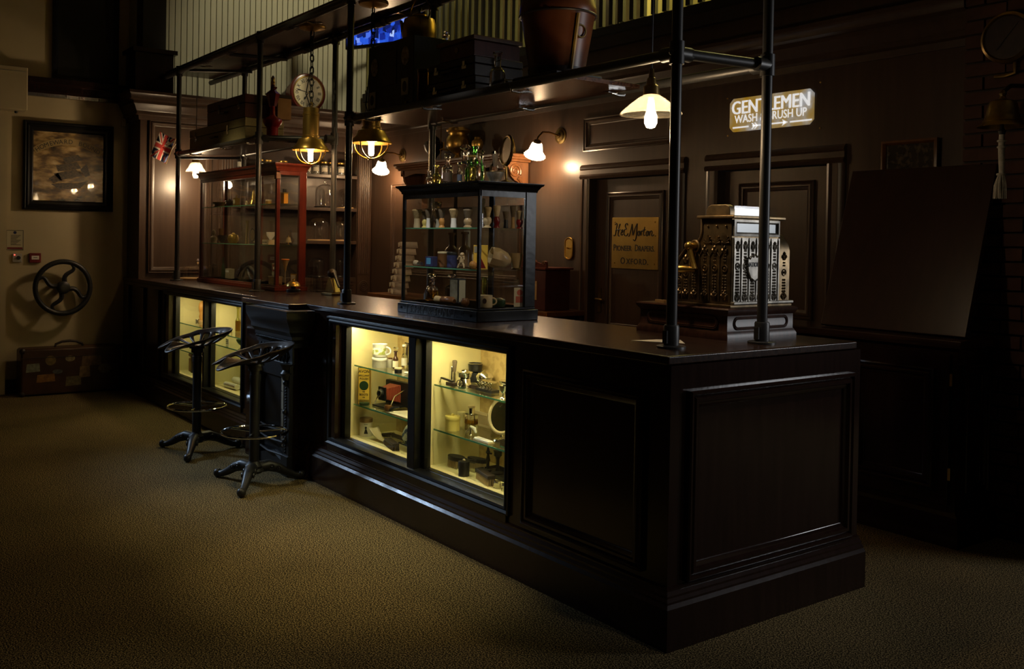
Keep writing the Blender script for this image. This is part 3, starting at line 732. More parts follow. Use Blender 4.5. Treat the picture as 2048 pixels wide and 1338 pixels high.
# ------------------------------------------------------------------ cash register
rg = T('cash_register', 'ornate cast bronze cash register with side crank on the right end of the counter', 'cash register', (-.53, .88, 1.07))
w = lambda n, mb, m_, par=None, bev=0: ob(n, mb, m_, par or rg, True, bev)
rx0, rx1, ry0, ry1 = -.80, -.285, .655, 1.11
b = MB(); sweep(b, [(-.05, 1.07), (.012, 1.07), (.012, 1.088), (.004, 1.104), (0, 1.11), (0, 1.175), (.004, 1.18), (.014, 1.192), (.016, 1.202), (.01, 1.208), (-.05, 1.208)], [(rx0, ry1), (rx0, ry0), (rx1, ry0), (rx1, ry1), (rx0, ry1)])
b.box((rx0+.02, ry0+.02, 1.072), (rx1-.02, ry1-.02, 1.207)); dr = w('drawer_base', b, OAK if False else mat('dark_register_wood', (.04, .016, .009), .36, 0, (.075, .03, .018), 9, (6, 6, 1)))
def stadium(c, L, r, ux, n=10):
    P = []
    for i in range(n+1): a = -PI/2+PI*i/n; P.append((L/2+r*math.cos(a), r*math.sin(a)))
    for i in range(n+1): a = PI/2+PI*i/n; P.append((-L/2+r*math.cos(a), r*math.sin(a)))
    c = Vector(c); ux = Vector(ux); return [tuple(c+ux*p[0]+Vector(ZD)*p[1]) for p in P]
for k in (.026, .020): w('drawer_moulding', MB().tube(stadium((rx1+.001, (ry0+ry1)/2, 1.142), .32, k, YD), .004, 6, True), dr.data.materials[0], dr); w('drawer_moulding', MB().tube(stadium(((rx0+rx1)/2, ry0-.001, 1.142), .36, k, XD), .004, 6, True), dr.data.materials[0], dr)
w('base_plate', MB().box((-.655, .675, 1.208), (-.288, 1.105, 1.222)), BRONZE, None, .004)
# cabinet: profile in x-z, drawn out along y
def curve_pts(): return [(-.622, 1.222), (-.632, 1.24), (-.625, 1.27), (-.610, 1.29), (-.618, 1.31), (-.622, 1.345), (-.612, 1.385), (-.59, 1.425), (-.56, 1.458), (-.52, 1.482), (-.487, 1.495), (-.470, 1.515), (-.463, 1.545), (-.463, 1.60), (-.300, 1.60), (-.300, 1.222)]
side = curve_pts(); yA, yB = .69, 1.015
body = w('cabinet', MB().prism([(x, z) for x, z in side], (0, yA, 0), XD, ZD, (0, yB-yA, 0)), BRONZE, None, .003)
w('edge_moulding', MB().tube([(x, yA-.002, z) for x, z in side[:14]], .006, 8), BRONZE, body)
w('cornice', MB().box((-.485, yA-.018, 1.598), (-.275, yB+.018, 1.612)), BRONZE, None, .004)
w('top_housing', MB().prism([(-.445, 1.612), (-.445, 1.635), (-.435, 1.652), (-.415, 1.66), (-.335, 1.66), (-.318, 1.652), (-.312, 1.635), (-.312, 1.612)], (0, yA, 0), XD, ZD, (0, .035, 0)), BRONZE, None, .003)
w('top_glass', MB().box((-.435, yA+.036, 1.613), (-.316, yB, 1.655)), GLC)
w('top_flags', MB().box((-.39, yA+.05, 1.613), (-.345, yB-.03, 1.645)), REGWIN)
# pewter-bright front face
w('front_plate', MB().box((-.300, yA+.004, 1.222), (-.294, yB, 1.515)), PEWT)
fr = w('front_window_frame', MB().frame((-.298, yA+.006, 1.522), YD, ZD, yB-yA-.012, .072, [(0, 0), (0, .008), (.010, .010), (.016, .004), (.018, 0)]), PEWT)
w('front_window', MB().box((-.299, yA+.03, 1.535), (-.296, yB-.03, 1.585)), REGWIN, fr)
n = 6; wdt = (yB-yA-.02)/n
for i in range(n+1):
    y = yA+.01+i*wdt; w('front_rib', MB().tube([(-.294, y, 1.235), (-.292, y, 1.50), (-.296, y, 1.515)], .0045, 6), PEWT, None)
def leaf_column(o, u, z0, z1, m_, par, nrm):
    o = Vector(o); u = Vector(u); nr = Vector(nrm); b = MB(); k = int((z1-z0)/.013)
    zc = z0+(z1-z0)*.62
    for i in range(k):
        z = z0+.013*i
        if abs(z-zc) < .022: continue
        f = 1-.45*(i/k)
        for s in (-1, 1): b.ball(tuple(o+u*(s*.007*f)+Vector((0, 0, z))), .0052*f+.001, 5)
    c = o+Vector((0, 0, zc)); b.tube(ring(c, .014, 16, u, ZD), .0032, 5, True); b.ball(tuple(c), .006, 6)
    for q, (a, zz) in enumerate(((.012, z0), (.0, z0+.012), (-.012, z0), (.010, z1), (-.010, z1), (0, z1+.014))):
        b.tube([tuple(o+u*(a*.3)+Vector((0, 0, zz-.012))), tuple(o+u*a+nr*.003+Vector((0, 0, zz+.004))), tuple(o+u*(a*1.3)+Vector((0, 0, zz+.012)))], [.003, .0055, .002], 6)
    return w('leaf_ornament', b, m_, par)
for i in range(n): leaf_column((-.293, yA+.01+wdt*(i+.5), 0), YD, 1.25, 1.475, PEWT, None, XD)
w('front_foot', MB().box((-.302, yA, 1.222), (-.280, 1.108, 1.236)), PEWT, None, .004)
# side ornament
for i, (x, zt) in enumerate(((-.595, 1.36), (-.555, 1.41), (-.505, 1.44), (-.445, 1.455), (-.39, 1.455), (-.335, 1.455))):
    leaf_column((x, yA-.001, 0), XD, 1.255, zt, BRONZE, None, (0, -1, 0))
for x, zt in ((-.575, 1.40), (-.53, 1.43), (-.475, 1.45), (-.418, 1.45), (-.362, 1.45)):
    w('side_rib', MB().tube([(x, yA-.001, 1.235), (x, yA-.001, zt-.02)], .0035, 6), BRONZE)
for x in (-.475, -.418, -.362):
    w('side_arch', MB().tube([(x-.028, yA-.001, 1.47), (x-.0, yA-.001, 1.43), (x+.028, yA-.001, 1.47), (x+.028, yA-.001, 1.475)], .0035, 6), BRONZE)
b = MB()
for x in (-.43, -.38, -.33):
    for k in range(7): a = PI*k/6; b.tube([(x, yA-.002, 1.49), (x+.022*math.cos(a), yA-.003, 1.49+.03*math.sin(a)+.004)], [.003, .004], 5)
    b.ball((x, yA-.002, 1.565), .005, 6)
w('palmettes', b, BRONZE)
# wing at the far end of the front
w('drawer_wing', MB().prism([(-.40, 1.222), (-.40, 1.53), (-.37, 1.545), (-.34, 1.53), (-.31, 1.49), (-.302, 1.46), (-.302, 1.222)], (0, yB, 0), XD, ZD, (0, .088, 0)), BRONZE, None, .003)
leaf_column((-.301, yB+.045, 0), YD, 1.25, 1.43, BRONZE, None, XD)
# shield
sh = [(0, -.062), (.03, -.045), (.048, -.015), (.052, .02), (.05, .045), (.035, .038), (.022, .052), (.012, .046), (0, .06), (-.012, .046), (-.022, .052), (-.035, .038), (-.05, .045), (-.052, .02), (-.048, -.015), (-.03, -.045)]
ys, zs = .835, 1.385
s_ = w('shield', MB().prism([(p, q) for p, q in sh], (-.296, ys, zs), YD, ZD, (.010, 0, 0)), PEWT, None, .002)
w('shield_rim', MB().tube([(-.285, ys+p, zs+q) for p, q in sh], .0035, 6, True), SILV, s_)
w('shield_lettering', text_mb('NATIONAL', .027, (-.2858, ys, zs+.004), YD, ZD, .0012, sx=.80, off=.0006), INK, s_)
# crank
b = MB(); b.tube([(-.50, yA+.01, 1.475), (-.50, yA-.045, 1.475)], .016, 12); b.ball((-.50, yA-.045, 1.475), .02, 12)
b.tube([(-.50, yA-.045, 1.475), (-.47, yA-.048, 1.40), (-.46, yA-.05, 1.372)], [.013, .010, .014], 10)
cr = w('crank', b, BRASS); b = MB(); b.at((-.46, yA-.05, 1.372), (PI/2, 0, -.9)); b.lathe([(.010, 0), (.012, .02), (.017, .05), (.015, .07), (0, .075)], (0, 0, 0), 14); w('crank_knob', b, BRASS, cr)
w('crank_collar', MB().tube(ring((-.50, yA-.004, 1.475), .024, 18, XD, ZD), .006, 6, True), BRONZE, cr)
# ------------------------------------------------------------------ bar stools with tractor seats
def stool(label, x, y, rot, seatrot):
    t = T('tractor_seat_stool', label, 'bar stool', (x, y, 0), 0, 'tractor seat stools at the counter')
    t['group'] = 'tractor seat stools at the counter'
    # pan seat, front towards -y
    NA, NR = 80, 11; vs = []; fs = []
    def outline(a):
        # a measured from +x; front at -90 degrees
        X, Y = math.cos(a), math.sin(a)
        rx, ry = .235, (.235 if Y > 0 else .27)
        R = 1/math.sqrt((X/rx)**2+(Y/ry)**2)
        d = abs((a+PI/2+PI) % (2*PI)-PI)              # angle from the front
        R *= 1-.36*math.exp(-(d/.30)**2)+.10*math.exp(-((d-.62)/.30)**2)
        return R
    for i in range(NA):
        a = 2*PI*i/NA; R = outline(a); d = abs((a+PI/2+PI) % (2*PI)-PI)
        for q in range(NR):
            r = R*(.10+.90*q/(NR-1)); X, Y = r*math.cos(a), r*math.sin(a); s = q/(NR-1)
            rim = .075*(s**2.2)*min(1, max(0, (d-.5)/1.3))
            back = .04*max(0, math.sin(a))*s**2
            lobe = -.032*(s**3)*math.exp(-((d-.55)/.35)**2)
            pom = .035*(s**1.5)*math.exp(-(d/.24)**2)
            vs.append((X, Y, .735+rim+back+lobe+pom))
    for i in range(NA):
        j = (i+1) % NA; d = abs((2*PI*(i+.5)/NA+PI/2+PI) % (2*PI)-PI)
        for q in range(NR-1):
            slot = q in (3, 4, 5, 6, 7) and i % 5 in (1, 2, 3) and d > .45
            if not slot: fs.append((i*NR+q, j*NR+q, j*NR+q+1, i*NR+q+1))
    fs.append(tuple(i*NR for i in range(NA))[::-1])
    c, s = math.cos(seatrot), math.sin(seatrot)
    vs = [(p[0]*c-p[1]*s, p[0]*s+p[1]*c, p[2]) for p in vs]
    b = MB().add(vs, fs); o = ob('seat', b, IRONB, t)
    so = o.modifiers.new('thick', 'SOLIDIFY'); so.thickness = .013; so.offset = 0
    su = o.modifiers.new('smooth', 'SUBSURF'); su.levels = 1; su.render_levels = 1
    ob('seat_boss', MB().lathe([(.055, .715), (.05, .735), (0, .738)], (0, 0, 0), 20), IRON, t)
    ob('column', MB().lathe([(0, .08), (.030, .08), (.030, .62), (.034, .62), (.034, .66), (.030, .66), (.030, .685), (.042, .685), (.042, .715), (0, .715)], (0, 0, 0), 20), IRON, t)
    b = MB().tube(ring((0, 0, .315), .195, 40), .0075, 8, True); fr = ob('foot_ring', b, CHROME, t)
    for k in range(3):
        a = rot+k*2*PI/3; ob('ring_spoke', MB().tube([(.028*math.cos(a), .028*math.sin(a), .315), (.195*math.cos(a), .195*math.sin(a), .315)], .006, 6), CHROME, fr)
    ob('hub', MB().lathe([(0, .07), (.05, .07), (.062, .085), (.055, .10), (.048, .102), (.052, .112), (.04, .125), (.032, .14), (0, .14)], (0, 0, 0), 24), IRON, t)
    for k in range(3):
        a = rot+k*2*PI/3; c, s = math.cos(a), math.sin(a)
        P = [(c*r, s*r, z) for r, z in ((.03, .10), (.09, .105), (.15, .085), (.21, .05), (.26, .028), (.295, .025))]
        b = MB().tube(P, [.034, .036, .030, .024, .020, .020], 10); l = ob('leg', b, IRON, t)
        b = MB(); b.ball((c*.298, s*.298, .027), .027, 12); ob('ball_foot', b, IRON, t if False else l)
        n = (-s, c)
        for sd in (-1, 1):
            for r, z, q in ((.10, .10, .020), (.145, .088, .016)): b = MB(); b.tube(ring((c*r+n[0]*sd*.033, s*r+n[1]*sd*.033, z), q*.7, 14, (c, s, 0), ZD), .006, 6, True); b.ball((c*r+n[0]*sd*.034, s*r+n[1]*sd*.034, z), q*.45, 8); ob('scroll_ornament', b, IRON, l)
    return t
stool('cast-iron stool with pierced tractor seat, the farther one before the left display window', -3.96, -.375, math.radians(90), -.12)
stool('cast-iron stool with pierced tractor seat, the nearer one in front of the fireplace', -2.954, -.376, math.radians(84), -.25)

# ------------------------------------------------------------------ cabinet and leaning board at the right
cb = T('low_cabinet', 'dark panelled low cupboard standing against the back wall below the leaning board', 'cabinet', (-.6, 2.25, 0))
w = lambda n, mb, m_, par=None, bev=0: ob(n, mb, m_, par or cb, True, bev)
w('carcass', MB().box((-1.25, 2.085, .0), (-.03, 2.43, .985)), WOOD)
b = MB(); sweep(b, [(0, 0), (.035, 0), (.035, .12), (.024, .135), (.024, .15), (.01, .165), (0, .175)], [(-1.25, 2.085), (-.03, 2.085), (-.03, 2.43)]); w('plinth', b, WOOD)
w('cabinet_top', MB().box((-1.27, 2.055, .985), (0.0, 2.44, 1.03)), TOPW, None, .008)
for x0, x1 in ((-1.23, -.66), (-.64, -.06)):
    d = w('door', MB().box((x0, 2.065, .20), (x1, 2.085, .96)), WOOD, None, .004)
    w('door_moulding', MB().frame((x0+.07, 2.065, .28), XD, ZD, x1-x0-.14, .60, MOULD), WOOD, d)
for z in (.36, .83): w('hinge', MB().tube([(-.055, 2.07, z-.03), (-.055, 2.07, z+.03)], .006, 8), BRASS)
w('side_moulding', MB().frame((-.03, 2.13, .24), YD, ZD, .25, .66, MOULD), WOOD)
b = MB().prism([(-.85, 0), (-.03, 0), (-.03, .93), (-.85, .93)], (0, 2.15, 1.041), XD, (0, .30, .954), (0, .030, -.0095))
o = ob('leaning_board', b, mat('board_wood', (.022, .0075, .005), .32, 0, (.030, .011, .007), 5, (5, 5, .5), .03)); base(o, (-.44, 2.15, 1.041)); bevel(o, .004); tag(o, 'large plain reddish-brown wooden board leaning on the low cupboard at the right', 'board')
# ship's bell with rope
bl = T('ship_bell', 'brass ship bell with white bell rope hanging before the brick pier', 'bell', (.075, 2.25, 2.10))
w = lambda n, mb, m_, par=None: ob(n, mb, m_, par or bl, True)
w('bell_body', MB().lathe([(.112, 2.09), (.108, 2.098), (.085, 2.115), (.074, 2.15), (.066, 2.20), (.058, 2.215), (.02, 2.228), (0, 2.228), (0, 2.220), (.05, 2.208), (.06, 2.19), (.07, 2.14), (.10, 2.092)], (.075, 2.25, 0), 36, False), OBRASS)
w('rim_band', MB().tube(ring((.075, 2.25, 2.118), .084, 32), .004, 6, True), OBRASS)
w('crown', MB().lathe([(.02, 2.226), (.012, 2.24), (.018, 2.255), (.01, 2.27), (0, 2.27)], (.075, 2.25, 0), 14), OBRASS)
w('bracket', MB().tube([(.075, 2.25, 2.262), (.078, 2.32, 2.30), (.09, 2.44, 2.31)], .011, 8), IRON)
w('clapper', MB().lathe([(0, 2.05), (.014, 2.052), (.018, 2.068), (.008, 2.085), (.006, 2.2), (0, 2.2)], (.075, 2.25, 0), 12), IRON)
rp = w('bell_rope', MB().tube([(.075, 2.25, 2.055), (.074, 2.25, 1.99), (.078, 2.25, 1.86)], [.012, .015, .013], 10), ROPE)
for z in (2.02, 1.99, 1.855): w('rope_knot', MB().tube(ring((.075, 2.25, z), .016, 14), .006, 6, True), ROPE, rp)
b = MB()
for i in range(22):
    a = i*2.4; r = .010+.022*((i*7) % 5)/5; b.tube([(.078+.010*math.cos(a), 2.25+.010*math.sin(a), 1.86), (.078+r*math.cos(a), 2.25+r*math.sin(a), 1.80), (.078+r*1.2*math.cos(a), 2.25+r*1.2*math.sin(a), 1.735)], [.004, .0055, .003], 5)
w('tassel', b, ROPE, rp)
gg = T('pressure_gauge', 'round dark dial gauge with pointer fixed high on the brick pier', 'gauge', (.02, 2.44, 2.56))
w = lambda n, mb, m_, par=None: ob(n, mb, m_, par or gg, True)
b = MB(); b.at((.02, 2.44, 2.56), (PI/2, 0, 0)); b.lathe([(0, 0), (.13, 0), (.13, .05), (.115, .062), (.108, .05), (0, .05)], (0, 0, 0), 36); w('case', b, OBRASS)
b = MB(); b.at((.02, 2.389, 2.56), (PI/2, 0, 0)); b.lathe([(0, 0), (.107, 0), (.107, .002), (0, .002)], (0, 0, 0), 36); w('dial', b, LEATD)
w('pointer', MB().prism([(-.05, -.055), (.06, .07), (-.045, -.06)], (.02, 2.384, 2.56), XD, ZD, (0, -.002, 0)), INK)
w('pipe_stem', MB().tube([(.05, 2.42, 2.44), (.05, 2.42, 2.38), (.0, 2.42, 2.37), (-.05, 2.42, 2.372)], .01, 8), OBRASS)
ph = T('framed_photograph', 'small framed dark photograph on the back wall above the leaning board', 'picture', (-.56, 2.53, 1.83))
b = MB().frame((-.72, 2.525, 1.82), XD, ZD, .33, .275, [(0, 0), (0, .02), (.012, .024), (.022, .012), (.024, 0)]); ob('frame', b, OAK, ph, True)
ob('photograph', MB().box((-.70, 2.528, 1.84), (-.41, 2.532, 2.075)), mat('old_photograph', (.03, .022, .015), .25, 0, (.16, .12, .08), 26, lo=.5, hi=.75, coat=.6), ph, True)

# ------------------------------------------------------------------ signs and plaques on the back wall
sg = T('wash_room_sign', 'lit amber and white sign with arrow above the farther right door', 'sign', (-1.52, 2.54, 2.36))
sx0, sx1, sz0, sz1 = -1.84, -1.195, 2.245, 2.468; c = .03
ob('sign_plate', MB().prism([(sx0+c, sz0), (sx1-c, sz0), (sx1, sz0+c), (sx1, sz1-c), (sx1-c, sz1), (sx0+c, sz1), (sx0, sz1-c), (sx0, sz0+c)], (0, 2.548, 0), XD, ZD, (0, -.012, 0)), SIGN, sg, True)
b = MB()
for q in (-.003, 0, .003): text_mb('GENTLEMEN', .125, ((sx0+sx1)/2+q, 2.5325+q*.05, 2.362), XD, ZD, .001, sx=.86, mb=b)
text_mb('WASH & BRUSH UP', .075, ((sx0+sx1)/2, 2.5325, 2.302), XD, ZD, .001, off=.0006, sx=.86, mb=b)
ya = 2.5325; za = 2.272
b.box((sx0+.03, ya-.001, za-.005), (sx0+.16, ya, za+.005)); b.box((sx0+.19, ya-.001, za-.004), (sx1-.20, ya, za+.006)); b.box((sx1-.165, ya-.001, za-.005), (sx1-.005, ya, za+.005))
b.prism([(0, -.02), (.045, .001), (0, .022), (.012, .001)], (sx1-.225, ya, za), XD, ZD, (0, -.001, 0))
for k in range(2):
    for s in (-1, 1): b.prism([(0, 0), (-.018, .02*s), (-.006, .02*s), (.012, 0)], (sx0+.20+k*.022, ya, za), XD, ZD, (0, -.001, 0))
ob('lettering', b, SIGNW, sg, True)
for x, z in ((sx0-.03, sz1+.01), (sx1+.04, sz1+.03), (sx1+.045, sz0-.03), (sx0-.02, sz0-.02)):
    b = MB(); b.ball((x, 2.546, z), .006, 8); ob('fixing_screw', b, BRASS, sg, True)
pq = T('brass_plaque', 'square engraved brass name plate on the left back door', 'plaque', (-2.76, 2.59, 1.49))
ob('plate', MB().box((-3.005, 2.585, 1.288), (-2.515, 2.597, 1.682)), mat('plaque_brass', (.46, .31, .09), .33, 1, (.36, .24, .07), 6), pq, True, .002)
def stroke(b, pts, o, s, r):
    """smooth pen stroke through points in the plaque plane"""
    P = [Vector((p[0], p[1])) for p in pts]; out = []
    for i in range(len(P)-1):
        p0 = P[max(i-1, 0)]; p1 = P[i]; p2 = P[i+1]; p3 = P[min(i+2, len(P)-1)]
        for k in range(5):
            t = k/5; out.append(.5*((2*p1)+(p2-p0)*t+(2*p0-5*p1+4*p2-p3)*t*t+(3*p1-p0-3*p2+p3)*t**3))
    out.append(P[-1]); b.tube([(o[0]+q.x*s, o[1], o[2]+q.y*s) for q in out], r, 5)
b = MB(); o0 = (-2.985, 2.584, 1.535); q_ = .0105
for pts in ([(0, 1), (1, .6), (2, 2), (3, 6), (3.6, 9), (2.6, 9.6), (1.6, 8.6)], [(6.8, 9.4), (5.6, 7), (4.8, 3), (5, .6), (6.4, .4)], [(2, 4.2), (4, 5), (7, 5.2)],                                     # H
            [(9.2, 2.8), (8.4, 4.4), (9.3, 5), (9.4, 3.9), (8, 3), (7.8, 1.6), (9, 1), (10, 2)],                                                                                              # &
            [(14.6, 8.2), (14, 9.4), (12.6, 9.2), (12, 7.4), (13.2, 5.6), (11.4, 5), (10.8, 2.6), (12, .6), (14, 1), (15, 2.4)],                                                              # E
            [(15.4, .4), (16.4, .6), (17.6, 4), (19, 9.2)], [(19, 9.2), (19.4, 5), (20, 1)], [(20, 1), (22, 6), (24, 9.4)], [(24, 9.4), (23.6, 4), (23, -1), (21.6, -3), (20.4, -2)],           # M
            [(25.8, 4), (24.8, 3), (25, 1), (26.2, .8), (26.8, 2.6), (25.8, 4), (27.2, 3.6)],                                                                                                 # o
            [(27.6, .8), (28.2, 3.8), (29, 4), (29.6, 3.6)], [(31.6, 7), (30.6, 3), (30.8, 1), (32, 1.2)], [(29.8, 4.8), (32.4, 5)],                                                          # r t
            [(34, 4), (33, 3), (33.2, 1), (34.4, .8), (35, 2.6), (34, 4), (35.6, 3.6)], [(36, .8), (36.6, 4)], [(36.6, 3), (38, 4.2), (38.8, 3.4), (38.4, 1), (39.6, .8), (40.4, 1.6)], [(42, .8), (42.2, .5)]):
    stroke(b, pts, o0, q_, .0042)
ob('script_lettering', b, INK, pq, True)
b = text_mb('P', .072, (-2.985, 2.584, 1.425), XD, ZD, .001, off=.0006, sx=.75, align='LEFT'); text_mb('IONEER', .058, (-2.952, 2.584, 1.425), XD, ZD, .001, off=.0006, sx=.82, align='LEFT', mb=b)
text_mb('D', .072, (-2.755, 2.584, 1.425), XD, ZD, .001, off=.0006, sx=.75, align='LEFT', mb=b); text_mb('RAPERS.', .058, (-2.715, 2.584, 1.425), XD, ZD, .001, off=.0006, sx=.80, align='LEFT', mb=b)
text_mb('O', .072, (-2.905, 2.584, 1.325), XD, ZD, .001, off=.0006, sx=.85, align='LEFT', mb=b); text_mb('XFORD.', .06, (-2.842, 2.584, 1.325), XD, ZD, .001, off=.0006, sx=.95, align='LEFT', space=1.2, mb=b)
ob('engraved_lettering', b, INK, pq, True)
for x in (-2.97, -2.55):
    for z in (1.33, 1.645): b = MB(); b.ball((x, 2.584, z), .006, 8); ob('stud', b, BRASS, pq, True)
sw = T('bell_push', 'oval brass bell push on the back wall left of the plaque door', 'switch', (-3.457, 2.55, 1.433))
P = [(.045*math.cos(a), (.05 if math.sin(a) > 0 else -.05)*1+.03*math.sin(a)*1.2) for a in [2*PI*i/32 for i in range(32)]]
ob('back_plate', MB().prism([(p[0]*.9, p[1]*.9) for p in P], (-3.457, 2.548, 1.433), XD, ZD, (0, -.008, 0)), BRASS, sw, True)
ob('rim', MB().tube([(-3.457+p[0], 2.54, 1.433+p[1]) for p in P], .007, 8, True), BRASS, sw, True)
ob('lever', MB().tube([(-3.457, 2.54, 1.433), (-3.457, 2.515, 1.44)], .006, 8), BRASS, sw, True)

# ------------------------------------------------------------------ cream wall at the left
XW = -7.15
pc = T('ship_picture', 'large dark-framed picture of a sailing ship on the cream wall', 'picture', (XW, -.52, 1.70))
w = lambda n, mb, m_, par=None, bev=0: ob(n, mb, m_, par or pc, True, bev)
w('frame', MB().frame((XW, -.925, 1.705), YD, ZD, .805, .825, [(0, 0), (0, .045), (.012, .055), (.024, .045), (.036, .052), (.055, .030), (.075, .034), (.085, .022), (.09, .012)]), BLACK)
w('painted_panel', MB().box((XW, -.84, 1.79), (XW+.014, -.205, 2.44)), PAINT)
xs = XW+.0148
b = MB()
for pts in ([(-.66, 2.05), (-.46, 2.10), (-.40, 2.04), (-.60, 1.99)], [(-.64, 2.13), (-.45, 2.17), (-.41, 2.11), (-.62, 2.07)], [(-.58, 2.20), (-.44, 2.24), (-.40, 2.19), (-.55, 2.15)], [(-.42, 2.10), (-.36, 2.16), (-.33, 2.05), (-.37, 2.03)], [(-.70, 2.0), (-.62, 2.06), (-.58, 1.99), (-.66, 1.96)]):
    b.add([(xs, y, z) for y, z in pts], [(0, 1, 2, 3)])
b.add([(xs, y, z) for y, z in ((-.68, 1.95), (-.60, 1.90), (-.42, 1.92), (-.34, 2.0), (-.44, 1.97), (-.58, 1.965))], [(0, 1, 2, 3, 4, 5)])
w('painted_ship', b, mat('painted_sails', (.012, .009, .007), .3, 0, (.12, .08, .04), 16, (1, 3, 9)))
b = MB(); yc, zc, rad = -.525, 1.87, .50
ban = [(rad-.04)*1 for _ in range(1)]
for i in range(18):
    a0 = math.radians(128-i*4.2); a1 = math.radians(128-(i+1)*4.2)
    b.add([(xs, yc+r*math.cos(a), zc+r*math.sin(a)) for r, a in ((.455, a0), (.455, a1), (.52, a1), (.52, a0))], [(0, 1, 2, 3)])
w('painted_ribbon', b, mat('ribbon_gold', (.42, .29, .11), .4))
lets = [MB(), MB()]; txt = 'HOMEWARD BOUND'
for i, ch in enumerate(txt):
    if ch == ' ': continue
    a = math.radians(124.5-i*5.2); ux = Vector((0, math.sin(a), -math.cos(a))); uy = Vector((0, math.cos(a), math.sin(a)))
    text_mb(ch, .058, Vector((xs+.0006, yc, zc))+uy*.468, ux, uy, .0003, mb=lets[i > 8])
for b in lets: w('painted_lettering', b, INK)
wh = T('handwheel', 'black cast-iron handwheel with curved spokes hung on the cream wall', 'wheel', (XW, -.585, .98))
w = lambda n, mb, m_, par=None, bev=0: ob(n, mb, m_, par or wh, True, bev)
cx = (-7.03, -.585, .98)
b = MB(); b.tube(ring(cx, .243, 48, YD, ZD), .024, 10, True); w('rim', b, IRON)
b = MB(); b.at(cx, (0, PI/2, 0)); b.lathe([(0, -.12), (.028, -.12), (.028, -.03), (.058, -.03), (.06, .02), (.045, .032), (.02, .034), (.0, .034)], (0, 0, 0), 24); w('hub', b, IRON)
for k in range(4):
    P = []
    for i in range(11):
        s = i/10; r = .045+s*.19; a = math.radians(72+90*k)+.55*math.sin(s*PI*1.0+.0)*(1 if s < .5 else 1)*(.5-s)*1.9
        P.append((cx[0], cx[1]+r*math.cos(a), cx[2]+r*math.sin(a)))
    w('spoke', MB().tube(P, [.024-.009*i/10 for i in range(11)], 8), IRON)
nt_ = T('fire_notice', 'small printed fire action notice on the cream wall', 'notice', (XW, -.985, 1.33))
w = lambda n, mb, m_, par=None: ob(n, mb, m_, par or nt_, True)
w('notice_board', MB().box((XW, -1.06, 1.325), (XW+.004, -.91, 1.513)), mat('notice_paper', (.50, .44, .28), .6))
b = MB().frame((XW+.004, -1.058, 1.327), YD, ZD, .146, .184, [(0, 0), (0, .0015), (.004, .0015), (.004, 0)])
for k in range(9): b.box((XW+.004, -1.02, 1.46-k*.011), (XW+.0052, -.935-(.012*(k*5 % 4)), 1.464-k*.011))
b.lathe([(0, 0), (.012, 0), (.012, .001), (0, .001)], (XW+.004, -.985, 1.487)) if False else None
w('printed_text', b, INK)
b = MB(); b.at((XW+.005, -.985, 1.488), (0, PI/2, 0)); b.lathe([(0, 0), (.014, 0), (.014, .001), (0, .001)], (0, 0, 0), 18); w('printed_symbol', b, NAVY)
w('red_band', MB().box((XW+.004, -1.05, 1.335), (XW+.005, -.92, 1.352)), DRED)
ks = T('key_switch', 'white wall switch plate with a black knob and red light below the notice', 'switch', (XW, -.965, 1.255))
ob('plate', MB().box((XW, -1.005, 1.215), (XW+.018, -.925, 1.295)), mat('grey_plastic', (.42, .38, .33), .5), ks, True, .004)
b = MB(); b.at((XW+.018, -.955, 1.255), (0, PI/2, 0)); b.lathe([(0, 0), (.019, 0), (.017, .012), (0, .012)], (0, 0, 0), 18); ob('knob', b, BLACK, ks, True)
b = MB(); b.ball((XW+.019, -.988, 1.282), .006, 8); ob('indicator_light', b, emis('red_indicator', (1, .12, .08), 2.5), ks, True)
cpn = T('fire_call_point', 'red fire alarm call point on the cream wall beside the handwheel', 'alarm', (XW, -.81, 1.255))
ob('red_box', MB().box((XW, -.865, 1.21), (XW+.03, -.76, 1.30)), DRED, cpn, True, .006)
g = ob('press_plate', MB().box((XW+.03, -.845, 1.24), (XW+.033, -.78, 1.275)), WHITE, cpn, True, .003)
ob('press_mark', MB().box((XW+.033, -.83, 1.2555), (XW+.0335, -.795, 1.2605)), INK, g, True)
ub = T('white_wall_box', 'plain off-white box unit high on the cream wall at the left edge', 'box', (XW, -1.06, 2.6))
ob('housing', MB().box((XW, -1.28, 2.60), (XW+.16, -.915, 3.0)), CREAM, ub, True, .012)
ob('cover_line', MB().box((XW+.16, -1.25, 2.95), (XW+.163, -.93, 2.955)), GREY, ub, True)
ob('outlet', MB().lathe([(0, -.02), (.012, -.02), (.016, 0), (0, 0)], (XW+.08, -1.0, 2.60), 12), BLACK, ub, True)
sn = T('motion_sensor', 'tiny wall sensor on the cream wall beside the panelling', 'sensor', (XW, -.02, 2.56))
ob('housing', MB().box((XW, -.045, 2.54), (XW+.03, -.0, 2.62)), CREAM, sn, True, .006)
b = MB(); b.ball((XW+.03, -.022, 2.60), .006, 8); ob('lens', b, BRASS, sn, True)
db = T('dark_notice_board', 'big black framed board above the dark ledge on the cream wall', 'board', (XW, -.4, 2.94))
ob('panel', MB().box((XW, -.66, 2.96), (XW+.02, -.10, 3.9)), BLACK, db, True)
ob('frame', MB().frame((XW+.02, -.68, 2.935), YD, ZD, .60, .99, [(0, -.02), (0, .02), (.02, .03), (.04, .015), (.05, 0)]), BLACK, db, True)
